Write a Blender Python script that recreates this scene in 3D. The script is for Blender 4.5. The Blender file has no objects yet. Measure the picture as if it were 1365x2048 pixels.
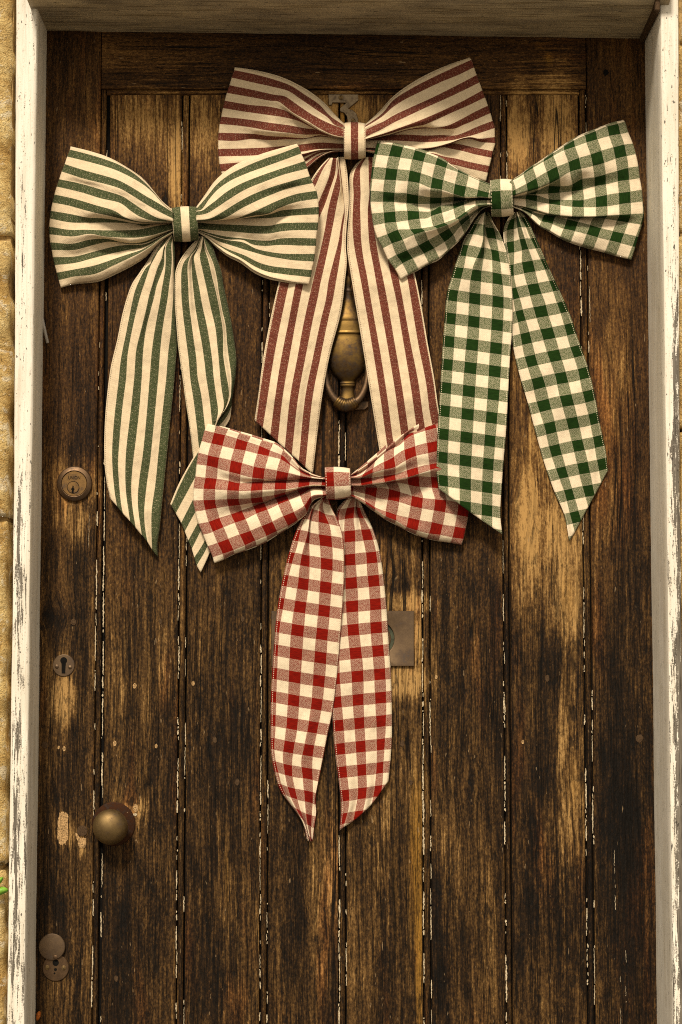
import bpy, bmesh, math, random
import numpy as np
from mathutils import Vector, noise as mnoise

random.seed(7)
rng = np.random.default_rng(7)
SC = bpy.context.scene
COL = SC.collection
R = math.radians

# ------------------------------------------------------------------ camera, sky, sun, exposure
S = 0.00066            # metres per photograph pixel on the face of the door
D = 2.4                # camera to door
TH = R(4.2)            # camera tilted up
CZ = -D * math.tan(TH)
TANV = 1024 * S * math.cos(TH) / D
K = TANV / 1024
cam = bpy.data.cameras.new("camera")
cam.sensor_fit = 'VERTICAL'
cam.sensor_height = 36
cam.lens = 18 / TANV
cam.clip_start = 0.05
cam.clip_end = 500
camo = bpy.data.objects.new("camera", cam)
COL.objects.link(camo)
camo.location = (0, -D, CZ)
camo.rotation_euler = (R(90) + TH, 0, 0)
SC.camera = camo

SUN_EL, SUN_AZ = R(50), R(-14)      # high overcast light from the front, a little from the left
world = bpy.data.worlds.new("World")
SC.world = world
world.use_nodes = True
wn = world.node_tree
wn.nodes.clear()
sky = wn.nodes.new("ShaderNodeTexSky")
sky.sky_type = 'NISHITA'
sky.sun_disc = False
sky.sun_elevation = SUN_EL
sky.sun_rotation = R(180) + SUN_AZ
hs = wn.nodes.new("ShaderNodeHueSaturation")
hs.inputs['Saturation'].default_value = 0.22       # overcast: the blue is gone
tint = wn.nodes.new("ShaderNodeMix")
tint.data_type = 'RGBA'
tint.blend_type = 'MULTIPLY'
tint.inputs[0].default_value = 1.0
tint.inputs[7].default_value = (1.0, 0.86, 0.67, 1)
bg = wn.nodes.new("ShaderNodeBackground")
bg.inputs[1].default_value = 0.075
wo = wn.nodes.new("ShaderNodeOutputWorld")
wn.links.new(sky.outputs[0], hs.inputs['Color'])
wn.links.new(hs.outputs[0], tint.inputs[6])
wn.links.new(tint.outputs[2], bg.inputs[0])
wn.links.new(bg.outputs[0], wo.inputs[0])

sun = bpy.data.lights.new("sun", 'SUN')
sun.energy = 2.7
sun.angle = R(12)
sun.color = (1.0, 0.89, 0.75)
suno = bpy.data.objects.new("sun", sun)
COL.objects.link(suno)
sdir = Vector((math.sin(SUN_AZ) * math.cos(SUN_EL), -math.cos(SUN_AZ) * math.cos(SUN_EL), math.sin(SUN_EL)))
suno.rotation_euler = sdir.to_track_quat('Z', 'Y').to_euler()
suno.location = (-1, -3, 3)

SC.view_settings.view_transform = 'Standard'
SC.view_settings.look = 'None'
SC.view_settings.exposure = 0.84
SC.view_settings.gamma = 1.0
SC.cycles.use_denoising = False       # keep the fine grain of wood and cloth
SC.cycles.pixel_filter_type = 'BLACKMAN_HARRIS'
SC.cycles.filter_width = 1.05

# ------------------------------------------------------------------ pixel <-> world
CT, ST = math.cos(TH), math.sin(TH)


def W(px, py, d=0.0):
    """world point at distance d (in photo pixels of the door face) in front of the door"""
    dm = d * S
    x = (px - 682.5) * K
    y = (1024 - py) * K
    lam = (D - dm) / (CT - y * ST)
    return Vector((lam * x, -dm, CZ + lam * (ST + y * CT)))


def Wn(px, py, d):
    dm = d * S
    x = (px - 682.5) * K
    y = (1024 - py) * K
    lam = (D - dm) / (CT - y * ST)
    return np.stack([lam * x, -dm, CZ + lam * (ST + y * CT)], -1)


def proj(p):
    vx, vy, vz = p[0], p[1] + D, p[2] - CZ
    f = vy * CT + vz * ST
    u = -vy * ST + vz * CT
    return 682.5 + vx / f / K, 1024 - u / f / K


def XW(px, d=0):
    return W(px, 1800, d).x


def ZW(py, d=0):
    return W(682, py, d).z


# ------------------------------------------------------------------ object helpers
def obj(name, me, mat=None, parent=None, smooth=True):
    if isinstance(me, bmesh.types.BMesh):
        bm = me
        me = bpy.data.meshes.new(name)
        bm.normal_update()
        bm.to_mesh(me)
        bm.free()
    if mat is not None:
        me.materials.clear()
        me.materials.append(mat)
    if smooth and len(me.polygons):
        me.polygons.foreach_set("use_smooth", [True] * len(me.polygons))
    o = bpy.data.objects.new(name, me)
    COL.objects.link(o)
    if parent is not None:
        o.parent = parent
        o.matrix_parent_inverse = parent.matrix_world.inverted()
    return o


def empty(name, loc, label, cat, group=None):
    o = bpy.data.objects.new(name, None)
    COL.objects.link(o)
    o.location = loc
    o['label'] = label
    o['category'] = cat
    if group:
        o['group'] = group
    o.empty_display_size = 0.05
    bpy.context.view_layer.update()
    return o


def sub(name, parent, loc=None):
    o = bpy.data.objects.new(name, None)
    COL.objects.link(o)
    o.empty_display_size = 0.02
    o.parent = parent
    o.matrix_parent_inverse = parent.matrix_world.inverted()
    return o


def sharp(o, angle=40):
    me = o.data
    me.set_sharp_from_angle(angle=R(angle))
    return o


def bevel(o, w, seg=2, angle=40):
    m = o.modifiers.new("bevel", 'BEVEL')
    m.width = w
    m.segments = seg
    m.limit_method = 'ANGLE'
    m.angle_limit = R(angle)
    return o


# ------------------------------------------------------------------ node helper
class NT:
    def __init__(self, name):
        self.m = bpy.data.materials.new(name)
        self.m.use_nodes = True
        self.t = self.m.node_tree
        self.t.nodes.clear()
        self.out = self.t.nodes.new("ShaderNodeOutputMaterial")
        self.b = self.t.nodes.new("ShaderNodeBsdfPrincipled")
        self.t.links.new(self.b.outputs[0], self.out.inputs[0])

    def n(self, typ, **kw):
        nd = self.t.nodes.new(typ)
        for k, v in kw.items():
            setattr(nd, k, v)
        return nd

    def put(self, sock, v):
        if v is None:
            return
        if isinstance(v, bpy.types.NodeSocket):
            self.t.links.new(v, sock)
        elif isinstance(v, (tuple, list)):
            if sock.type == 'RGBA' and len(v) == 3:
                v = (*v, 1)
            sock.default_value = v
        else:
            sock.default_value = v

    def math(self, op, a, b=None, c=None, clamp=False):
        nd = self.n("ShaderNodeMath", operation=op, use_clamp=clamp)
        self.put(nd.inputs[0], a)
        if b is not None:
            self.put(nd.inputs[1], b)
        if c is not None:
            self.put(nd.inputs[2], c)
        return nd.outputs[0]

    def add(self, a, b): return self.math('ADD', a, b)
    def mul(self, a, b): return self.math('MULTIPLY', a, b)
    def sub(self, a, b): return self.math('SUBTRACT', a, b)

    def mix(self, f, a, b, blend='MIX'):
        nd = self.n("ShaderNodeMix", data_type='RGBA', blend_type=blend)
        self.put(nd.inputs[0], f)
        self.put(nd.inputs[6], a)
        self.put(nd.inputs[7], b)
        return nd.outputs[2]

    def sstep(self, v, lo, hi, a=0.0, b=1.0):
        nd = self.n("ShaderNodeMapRange", interpolation_type='SMOOTHSTEP')
        self.put(nd.inputs[0], v)
        for i, x in enumerate((lo, hi, a, b)):
            self.put(nd.inputs[i + 1], x)
        return nd.outputs[0]

    def noise(self, vec, scale, detail=4, rough=0.55, dist=0.0, out=0):
        nd = self.n("ShaderNodeTexNoise")
        self.put(nd.inputs['Vector'], vec)
        nd.inputs['Scale'].default_value = scale
        nd.inputs['Detail'].default_value = detail
        nd.inputs['Roughness'].default_value = rough
        nd.inputs['Distortion'].default_value = dist
        return nd.outputs[out]

    def mapping(self, vec, scale=(1, 1, 1), loc=(0, 0, 0)):
        nd = self.n("ShaderNodeMapping")
        self.put(nd.inputs[0], vec)
        self.put(nd.inputs['Scale'], scale)
        self.put(nd.inputs['Location'], loc)
        return nd.outputs[0]

    def ramp(self, f, stops):
        nd = self.n("ShaderNodeValToRGB")
        e = nd.color_ramp.elements
        while len(e) < len(stops):
            e.new(0.5)
        for el, (p, c) in zip(e, stops):
            el.position = p
            el.color = (*c, 1)
        self.put(nd.inputs[0], f)
        return nd.outputs[0]

    def bump(self, h, strength=0.5, dist=0.001, normal=None):
        nd = self.n("ShaderNodeBump")
        nd.inputs['Strength'].default_value = strength
        nd.inputs['Distance'].default_value = dist
        self.put(nd.inputs['Height'], h)
        if normal is not None:
            self.put(nd.inputs['Normal'], normal)
        self.put(self.b.inputs['Normal'], nd.outputs[0])
        return nd.outputs[0]

    def objvec(self, rand=True):
        tc = self.n("ShaderNodeTexCoord").outputs['Object']
        if not rand:
            return tc
        oi = self.n("ShaderNodeObjectInfo").outputs['Random']
        cx = self.n("ShaderNodeCombineXYZ")
        for i, k in enumerate((3.7, 9.1, 5.3)):
            self.put(cx.inputs[i], self.mul(oi, k))
        va = self.n("ShaderNodeVectorMath", operation='ADD')
        self.put(va.inputs[0], tc)
        self.put(va.inputs[1], cx.outputs[0])
        return va.outputs[0]

    def set(self, **kw):
        for k, v in kw.items():
            self.put(self.b.inputs[k.replace('_', ' ')], v)
        return self.m


# ------------------------------------------------------------------ materials
def mat_wood(name, horizontal=False):
    n = NT(name)
    v = n.objvec()
    a, b = (0.05, 1) if horizontal else (1, 0.05)
    # fine growth lines, bent a little
    warp = n.noise(n.mapping(v, (a * 6 if horizontal else 10, 10, b * 6 if not horizontal else 10)), 1.0, 2)
    wv = n.n("ShaderNodeVectorMath", operation='SCALE')
    n.put(wv.inputs[0], n.noise(n.mapping(v, (7, 7, 2) if not horizontal else (2, 7, 7)), 1.0, 2, out=1))
    wv.inputs[3].default_value = 0.02
    va = n.n("ShaderNodeVectorMath", operation='ADD')
    n.put(va.inputs[0], v)
    n.put(va.inputs[1], wv.outputs[0])
    bc = n.n("ShaderNodeCombineXYZ")
    n.put(bc.inputs[0], n.n("ShaderNodeAttribute", attribute_name="bend").outputs['Fac'])
    vb = n.n("ShaderNodeVectorMath", operation='ADD')
    n.put(vb.inputs[0], va.outputs[0])
    n.put(vb.inputs[1], bc.outputs[0])
    vv = vb.outputs[0]
    sA = (1, 1, 0.055) if not horizontal else (0.055, 1, 1)
    sB = (1, 1, 0.02) if not horizontal else (0.02, 1, 1)
    sF = (1, 1, 0.10) if not horizontal else (0.10, 1, 1)
    A = n.noise(n.mapping(vv, sA), 300, 4, 0.6)
    A2 = n.noise(n.mapping(vv, sB), 190, 2, 0.5)
    B = n.noise(n.mapping(vv, sB), 75, 4, 0.62)
    C = n.noise(n.mapping(vv, (1, 1, 0.22) if not horizontal else (0.22, 1, 1)), 14, 4, 0.62)
    F = n.noise(n.mapping(vv, sF), 520, 3, 0.6)
    G = n.noise(n.mapping(v, (1, 1, 0.5) if not horizontal else (0.5, 1, 1)), 420, 4, 0.75)
    M = n.noise(n.mapping(v, (1, 1, 0.4)), 60, 5, 0.7)
    att = n.n("ShaderNodeAttribute", attribute_name="wear")
    sep = n.n("ShaderNodeSeparateColor")
    n.put(sep.inputs[0], att.outputs['Color'])
    w, dk, oc = sep.outputs[0], sep.outputs[1], sep.outputs[2]
    tone = att.outputs['Alpha']
    zz = n.n("ShaderNodeSeparateXYZ")
    n.put(zz.inputs[0], n.n("ShaderNodeTexCoord").outputs['Object'])
    old = n.sstep(n.add(zz.outputs[2], n.mul(n.sub(C, 0.5), 0.5)), 0.16, -0.22)    # the lower boards are weathered bare
    str_ = n.add(n.mul(n.sub(A, 0.5), 0.95), n.mul(n.sub(B, 0.5), 0.75))
    str_ = n.mul(str_, n.add(0.55, n.mul(old, 0.50)))
    f = n.add(n.add(str_, n.mul(n.sub(C, 0.5), 0.85)), n.add(n.mul(n.sub(G, 0.5), 1.15), 0.397))
    wm = n.sstep(n.add(w, n.mul(n.sub(A, 0.5), 1.0)), 0.10, 0.95)
    dm = n.sstep(n.add(dk, n.mul(n.sub(M, 0.5), 1.6)), 0.15, 0.9)
    f = n.add(f, n.mul(wm, 0.50))
    f = n.sub(f, n.mul(dm, 0.26))
    f = n.add(f, n.sub(tone, 0.5))
    f = n.add(f, n.mul(n.sub(1.0, old), 0.03))
    col = n.ramp(f, [(0.0, (0.0030, 0.0018, 0.0008)), (0.24, (0.0155, 0.0066, 0.0017)), (0.46, (0.056, 0.0245, 0.0060)),
                     (0.70, (0.150, 0.073, 0.0185)), (1.0, (0.41, 0.235, 0.074))])
    grey = n.ramp(f, [(0.0, (0.0032, 0.0021, 0.0009)), (0.3, (0.020, 0.0105, 0.0032)), (0.6, (0.098, 0.054, 0.0160)), (1.0, (0.36, 0.215, 0.076))])
    col = n.mix(n.mul(old, 0.55), col, grey)
    om = n.sstep(n.add(oc, n.mul(n.sub(B, 0.5), 1.2)), 0.25, 0.95)
    col = n.mix(n.mul(om, 0.8), col, n.ramp(f, [(0.0, (0.05, 0.020, 0.003)), (1.0, (0.50, 0.25, 0.035))]))
    rd = n.sstep(n.noise(n.mapping(vv, (1, 1, 0.15) if not horizontal else (0.15, 1, 1)), 26, 3, out=0), 0.54, 0.72)
    col = n.mix(n.mul(rd, 0.32), col, n.mix(1.0, col, (1.5, 0.80, 0.45), 'MULTIPLY'))
    # dark growth lines, stronger where the surface has weathered
    line = n.sstep(n.math('ABSOLUTE', n.sub(A2, 0.5)), 0.035, 0.0)
    line = n.mul(line, n.add(0.20, n.mul(old, 0.50)))
    col = n.mix(line, col, (0.0035, 0.0025, 0.0015))
    pore = n.mul(n.sstep(F, 0.57, 0.66), n.sub(0.85, n.mul(wm, 0.35)))
    col = n.mix(n.mul(pore, 0.85), col, (0.004, 0.0026, 0.0014))
    mold = n.sstep(n.add(n.noise(n.mapping(v, (1, 1, 0.30) if not horizontal else (0.30, 1, 1)), 165, 3, 0.7),
                         n.add(n.mul(n.sub(M, 0.5), 0.4), n.mul(dk, 0.10))), 0.575, 0.68)
    col = n.mix(n.mul(mold, n.add(0.30, n.mul(old, 0.30))), col, (0.005, 0.0036, 0.002))
    crk = n.sstep(n.math('ABSOLUTE', n.sub(n.noise(n.mapping(vv, (1, 1, 0.006) if not horizontal else (0.006, 1, 1)), 55, 2, 0.5), 0.5)), 0.010, 0.003)
    crk = n.mul(crk, n.sstep(n.noise(n.mapping(v, (1, 1, 0.5)), 9, 2), 0.50, 0.62))
    col = n.mix(n.mul(crk, 0.9), col, (0.003, 0.002, 0.001))
    spk = n.sstep(n.noise(n.mapping(v, (1, 1, 0.2) if not horizontal else (0.2, 1, 1)), 330, 2, 0.5), 0.72, 0.76)
    col = n.mix(n.mul(spk, 0.6), col, (0.30, 0.20, 0.10))
    h = n.add(n.add(n.mul(A, 1.0), n.mul(B, 0.5)), n.add(n.mul(pore, -0.4), n.add(n.mul(mold, -0.3), n.add(n.mul(crk, -1.2), n.mul(line, -0.7)))))
    n.bump(h, 0.85, 0.0012)
    n.set(Base_Color=col, Roughness=n.add(0.55, n.mul(G, 0.35)), Specular_IOR_Level=0.15)
    return n.m


def mat_paint(name, bare=0.5):
    """old cream paint, cracked and flaking along the grain"""
    n = NT(name)
    v = n.objvec(False)
    att = n.n("ShaderNodeAttribute", attribute_name="wear")
    sep = n.n("ShaderNodeSeparateColor")
    n.put(sep.inputs[0], att.outputs['Color'])
    w, dirt = sep.outputs[0], sep.outputs[1]
    L = n.noise(n.mapping(v, (1, 1, 0.06)), 420, 5, 0.68)
    L2 = n.noise(n.mapping(v, (1, 1, 0.09)), 110, 5, 0.68)
    K1 = n.noise(n.mapping(v, (1, 1, 0.03)), 330, 3, 0.6)
    P = n.noise(v, 500, 4, 0.7)
    q = n.add(n.add(n.mul(L, 0.75), n.mul(L2, 0.75)), n.mul(P, 0.3))     # mean 0.9
    q = n.add(n.sub(q, 0.9), n.mul(n.sub(w, 0.5), 0.62))
    chip = n.sstep(q, 0.07, 0.10)
    rim = n.sub(n.sstep(q, 0.035, 0.07), chip)
    spec = n.sstep(n.noise(n.mapping(v, (1, 1, 0.40)), 330, 2, 0.5), 0.685, 0.715)
    stain = n.noise(n.mapping(v, (1, 1, 0.12)), 60, 4, 0.6)
    base = n.mix(n.sstep(stain, 0.35, 0.75), (0.82, 0.765, 0.645), (0.68, 0.615, 0.485))
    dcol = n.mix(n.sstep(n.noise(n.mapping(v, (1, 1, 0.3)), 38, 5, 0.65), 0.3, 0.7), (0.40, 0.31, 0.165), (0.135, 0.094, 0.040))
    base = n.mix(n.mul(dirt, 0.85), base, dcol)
    base = n.mix(n.mul(n.sstep(K1, 0.50, 0.66), n.add(0.25, n.mul(dirt, 0.9))), base, n.mix(1.0, base, (0.60, 0.56, 0.48), 'MULTIPLY'))
    base = n.mix(n.sstep(n.add(n.mul(P, 0.6), n.mul(L, 0.4)), 0.52, 0.66), base, n.mix(1.0, base, (0.72, 0.68, 0.60), 'MULTIPLY'))
    base = n.mix(n.mul(rim, 0.45), base, (0.25, 0.2, 0.13))
    bare_c = n.ramp(n.noise(n.mapping(v, (1, 1, 0.05)), 500, 4, 0.6),
                    [(0.3, (0.055, 0.045, 0.032)), (0.7, (0.21, 0.18, 0.135))])
    col = n.mix(chip, base, bare_c)
    col = n.mix(n.mul(spec, 0.8), col, (0.03, 0.024, 0.016))
    h = n.add(n.mul(n.sub(1.0, chip), 1.0), n.add(n.mul(L, 0.25), n.mul(spec, -0.6)))
    n.bump(h, 0.7, 0.0009)
    n.set(Base_Color=col, Roughness=0.62, Specular_IOR_Level=0.3)
    return n.m


def mat_fabric(name, kind, dark, cream, flip=False, ends=False):
    """woven cloth: U runs across the stripes, V along them, both counted in stripe widths"""
    n = NT(name)
    uv = n.n("ShaderNodeUVMap", uv_map="UVMap").outputs[0]
    sx = n.n("ShaderNodeSeparateXYZ")
    n.put(sx.inputs[0], uv)
    U, V = sx.outputs[0], sx.outputs[1]
    # threads wander a little
    wob = n.noise(uv, 6.0, 2)
    jag = n.noise(n.mapping(uv, (4, 14, 1)), 1.0, 1)
    Uw = n.add(U, n.add(n.mul(n.sub(wob, 0.5), 0.05), n.mul(n.sub(jag, 0.5), 0.05)))
    Vw = n.add(V, n.add(n.mul(n.sub(wob, 0.5), 0.05), n.mul(n.sub(jag, 0.5), 0.05)))

    def band(x, flp=False):
        p = n.math('PINGPONG', n.add(x, 0.5 if not flp else 1.5), 1.0)      # 1 in the middle of an even band
        return n.sstep(p, 0.47, 0.53)
    per = 7.5 if kind == 'stripe' else 11.0
    tu = n.math('FRACT', n.mul(n.add(U, n.mul(wob, 0.03)), per / 2))
    tv = n.math('FRACT', n.mul(n.add(V, n.mul(wob, 0.03)), per / 2))
    cu = n.math('GREATER_THAN', tu, 0.5)
    cv = n.math('GREATER_THAN', tv, 0.5)
    chk = n.math('ABSOLUTE', n.sub(cu, cv))
    fl = n.noise(n.mapping(uv, (per * 0.95, per * 0.6, 1)), 1.0, 3, 0.7)
    flu = n.noise(n.mapping(uv, (per * 1.2, per * 0.16, 1)), 1.0, 3, 0.6)
    flv = n.noise(n.mapping(uv, (per * 0.16, per * 1.2, 1)), 1.0, 3, 0.6)
    big = n.noise(n.mapping(uv, (0.35, 0.35, 1)), 1.0, 3, 0.6)
    cr = n.mix(n.sstep(n.add(flu, n.sub(flv, 0.5)), 0.25, 0.8), tuple(c * 0.88 for c in cream), tuple(min(1, c * 1.06) for c in cream))
    dkc = n.mix(n.sstep(flv, 0.3, 0.7), tuple(c * 0.72 for c in dark), tuple(c * 1.25 for c in dark))
    if kind == 'stripe':
        su = band(Uw)
        # coloured weft crossed by pale warp: flecks of cream show through
        fleck = n.sstep(n.add(n.mul(n.sub(fl, 0.5), 1.6), n.add(n.mul(chk, 0.08), n.mul(flv, 0.4))), 0.24, 0.66)
        body = n.mix(n.mul(fleck, 0.40), dkc, cr)
        col = n.mix(su, cr, body)
        wv_ = fl
    else:
        su = band(Uw, flip)
        sv = band(Vw)
        m = n.add(n.mul(chk, 0.16), n.add(n.mul(n.sub(fl, 0.5), 1.9), 0.42))
        thr = n.sstep(m, 0.25, 0.75)
        both = n.mul(su, sv)
        one = n.sub(n.math('MAXIMUM', su, sv), both)
        col = n.mix(n.mul(one, n.add(0.64, n.mul(thr, 0.28))), cr, tuple(min(1, c * k_) for c, k_ in zip(dark, (2.4, 2.05, 2.0) if dark[1] > dark[0] else (1.0, 2.6, 4.0))))
        col = n.mix(both, col, dkc)
    col = n.mix(n.mul(n.sstep(big, 0.35, 0.75), 0.10), col, n.mix(1.0, col, (0.80, 0.74, 0.62), 'MULTIPLY'))
    # stitched hem close to the edges
    e = n.n("ShaderNodeUVMap", uv_map="hem").outputs[0]
    es = n.n("ShaderNodeSeparateXYZ")
    n.put(es.inputs[0], e)
    dash = n.math('GREATER_THAN', n.math('FRACT', n.mul(V, 4.0 if kind == 'stripe' else 5.5)), 0.45)
    el = es.outputs[0]
    line = n.mul(n.sstep(n.math('ABSOLUTE', n.sub(el, 3.0)), 0.9, 0.4), dash)
    hemc = tuple(c * 0.75 for c in dark) if kind == 'stripe' else cream
    col = n.mix(n.mul(line, 0.75), col, hemc)
    wr = n.noise(n.mapping(uv, (0.9, 0.6, 1)), 1.0, 3, 0.55)
    h = n.add(n.mul(wr, 2.2), n.add(n.mul(chk, 0.10), n.add(n.mul(flu, 0.16), n.mul(flv, 0.16))))
    h = n.sub(h, n.mul(line, 0.5))
    n.bump(h, 0.55, 0.0012)
    n.set(Base_Color=col, Roughness=0.95, Specular_IOR_Level=0.06)
    n.b.inputs['Sheen Weight'].default_value = 0.03
    n.b.inputs['Sheen Roughness'].default_value = 0.5
    return n.m


def mat_metal(name, c1, c2, rough=0.42, patina=(0.03, 0.022, 0.014), amount=0.5, green=0.0, scale=60):
    n = NT(name)
    v = n.objvec()
    a = n.noise(v, scale, 5, 0.65)
    b = n.noise(v, scale * 5, 4, 0.7)
    col = n.mix(n.sstep(a, 0.35, 0.65), c1, c2)
    pm = n.sstep(n.add(a, n.mul(n.sub(b, 0.5), 0.6)), 0.62 - 0.25 * amount, 0.75)
    col = n.mix(pm, col, patina)
    if green:
        ao = n.n("ShaderNodeAmbientOcclusion")
        ao.inputs['Distance'].default_value = 0.004
        gm = n.mul(n.sstep(n.add(ao.outputs['AO'], n.mul(n.sub(b, 0.5), 0.5)), 0.75, 0.35), green)
        col = n.mix(gm, col, (0.10, 0.13, 0.075))
    n.bump(n.add(n.mul(b, 0.6), a), 0.25, 0.0006)
    n.set(Base_Color=col, Metallic=n.sub(1.0, n.mul(pm, 0.55)), Roughness=n.add(rough - 0.08, n.mul(b, 0.25)))
    return n.m


def mat_stone(name):
    n = NT(name)
    v = n.objvec()
    a = n.noise(v, 22, 6, 0.65)
    b = n.noise(v, 120, 5, 0.7)
    c = n.noise(v, 600, 3, 0.7)
    col = n.ramp(n.add(n.mul(a, 0.5), n.add(n.mul(b, 0.3), n.mul(c, 0.2))), [(0.30, (0.17, 0.085, 0.025)), (0.44, (0.50, 0.31, 0.095)),
                                                       (0.56, (0.72, 0.53, 0.22)), (0.70, (0.86, 0.75, 0.47))])
    pit = n.sstep(n.add(n.mul(b, 0.6), n.mul(c, 0.4)), 0.42, 0.33)
    col = n.mix(n.mul(pit, 0.85), col, (0.05, 0.035, 0.015))
    lich = n.sstep(n.noise(v, 40, 6, 0.75, 0.8), 0.54, 0.60)
    col = n.mix(n.mul(lich, 0.5), col, (0.86, 0.79, 0.60))
    grit = n.sstep(n.noise(v, 480, 3, 0.8), 0.50, 0.64)
    col = n.mix(n.mul(grit, 0.55), col, (0.16, 0.09, 0.03))
    n.bump(n.add(n.mul(a, 1.2), n.add(n.mul(b, 0.9), n.mul(c, 0.45))), 1.0, 0.006)
    n.set(Base_Color=col, Roughness=0.95, Specular_IOR_Level=0.15)
    return n.m


def mat_plain(name, col, rough=0.8, spec=0.2, var=0.25, scale=150, metallic=0.0, bump=0.3):
    n = NT(name)
    v = n.objvec()
    a = n.noise(v, scale, 5, 0.65)
    c = n.mix(n.sstep(a, 0.3, 0.7), tuple(x * (1 - var) for x in col), tuple(min(1, x * (1 + var)) for x in col))
    n.bump(a, bump, 0.0006)
    n.set(Base_Color=c, Roughness=rough, Specular_IOR_Level=spec, Metallic=metallic)
    return n.m


CREAM = (0.75, 0.625, 0.435)
CREAM_S = (0.68, 0.545, 0.355)
M = dict(
    wood=mat_wood("weathered_wood"),
    woodh=mat_wood("weathered_wood_across", True),
    paint=mat_paint("flaking_cream_paint"),
    gstripe=mat_fabric("green_striped_cotton", 'stripe', (0.054, 0.066, 0.027), CREAM_S),
    rstripe=mat_fabric("red_striped_cotton", 'stripe', (0.134, 0.033, 0.0195), CREAM_S),
    ggin=mat_fabric("green_gingham_cotton", 'gingham', (0.0100, 0.0285, 0.0042), CREAM),
    rgin=mat_fabric("red_gingham_cotton", 'gingham', (0.175, 0.0062, 0.0022), CREAM),
    brass=mat_metal("aged_brass", (0.215, 0.145, 0.062), (0.155, 0.102, 0.046), 0.56, (0.07, 0.045, 0.022), 0.35, 0.0),
    brassg=mat_metal("brass_with_verdigris", (0.165, 0.10, 0.029), (0.075, 0.044, 0.024), 0.45, (0.036, 0.024, 0.014), 0.6, 0.85, 45),
    bronze=mat_metal("dark_bronze", (0.16, 0.10, 0.055), (0.10, 0.062, 0.036), 0.48, (0.05, 0.034, 0.02), 0.4, 0.0),
    lockface=mat_metal("dull_lock_brass", (0.23, 0.135, 0.052), (0.17, 0.10, 0.042), 0.55, (0.08, 0.048, 0.025), 0.45, 0.0, 110),
    numeral=mat_metal("worn_numeral_bronze", (0.22, 0.165, 0.10), (0.15, 0.108, 0.066), 0.45, (0.07, 0.05, 0.032), 0.35, 0.0, 110),
    copper=mat_metal("browned_plate_metal", (0.185, 0.125, 0.072), (0.13, 0.088, 0.056), 0.52, (0.075, 0.052, 0.036), 0.3, 0.0, 40),
    rust=mat_metal("rusty_iron", (0.070, 0.030, 0.015), (0.045, 0.020, 0.010), 0.7, (0.03, 0.016, 0.009), 0.7, 0.0, 120),
    black=mat_plain("black_recess", (0.006, 0.005, 0.004), 0.9, 0.1),
    filler=mat_plain("wood_filler", (0.36, 0.225, 0.10), 0.95, 0.06, 0.65, 520, 0, 0.9),
    flake=mat_plain("old_white_paint", (0.46, 0.37, 0.235), 0.85, 0.12, 0.5, 700, 0, 0.6),
    plug=mat_plain("filled_nail_hole", (0.062, 0.036, 0.017), 0.85, 0.15, 0.4, 500),
    green_in=mat_plain("verdigris_flap", (0.045, 0.05, 0.026), 0.6, 0.3, 0.5, 90),
    leaf=mat_plain("fresh_leaf", (0.16, 0.34, 0.03), 0.5, 0.3, 0.2, 200),
    dead=mat_plain("dead_leaf", (0.42, 0.12, 0.02), 0.7, 0.2, 0.3, 300),
    plastic=mat_plain("cloudy_plastic", (0.36, 0.32, 0.27), 0.35, 0.5, 0.1, 200),
    stone=mat_stone("golden_limestone"),
    mortar=mat_plain("sandy_mortar", (0.33, 0.22, 0.09), 0.95, 0.1, 0.4, 200, 0, 0.8),
    paving=mat_plain("grey_paving", (0.15, 0.135, 0.115), 0.9, 0.2, 0.2, 8),
    crumb=mat_plain("brown_crumb", (0.08, 0.03, 0.012), 0.9, 0.1, 0.3, 300),
)

# ------------------------------------------------------------------ wear painted as stains with a shape of their own
def blob(px, py, cx, cy, rx, ry, p=2.0):
    return np.exp(-(np.abs((px - cx) / rx) ** p + np.abs((py - cy) / ry) ** p))


LIGHT = [  # cx, cy, rx, ry, amount : places worn pale
    (290, 240, 90, 90, .55), (352, 330, 14, 150, .85), (410, 250, 50, 110, .45), (690, 225, 60, 44, 1.1), (760, 215, 40, 30, .5),
    (1040, 260, 30, 110, .8), (1110, 250, 55, 130, .75), (1060, 560, 60, 120, .25), (1180, 240, 20, 60, .3),
    (1085, 780, 70, 260, .45), (1130, 1120, 48, 190, .75), (1140, 1210, 26, 90, .9), (1060, 1060, 50, 180, .52), (1230, 760, 60, 240, .30), (1240, 1000, 50, 120, .3),
    (1140, 1560, 34, 230, .62), (1215, 560, 40, 60, .2), (1090, 1690, 40, 160, .32),
    (150, 970, 62, 62, .55), (152, 1040, 40, 60, .7), (128, 1395, 34, 60, .85), (128, 1335, 34, 34, .45),
    (805, 1205, 60, 28, .85), (808, 1362, 50, 34, .95), (790, 1130, 45, 80, .45), (838, 1280, 12, 60, .8), (560, 1275, 24, 60, .5),
    (450, 1800, 26, 240, .32), (655, 1780, 30, 220, .36), (620, 1600, 30, 130, .25), (770, 1640, 34, 160, .34), (300, 1650, 40, 70, .30), (270, 1620, 24, 24, .6),
    (165, 640, 50, 140, .22), (150, 200, 60, 90, .12), (240, 1320, 50, 160, .22), (330, 1330, 26, 130, .2), (900, 1700, 40, 200, .2),
    (125, 1720, 60, 120, .15), (860, 1150, 20, 100, .2), (130, 1960, 40, 50, .3), (150, 1668, 34, 30, .45), (127, 1658, 16, 40, .5), (164, 1700, 10, 22, .7), (262, 1622, 22, 22, .6),
]
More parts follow.
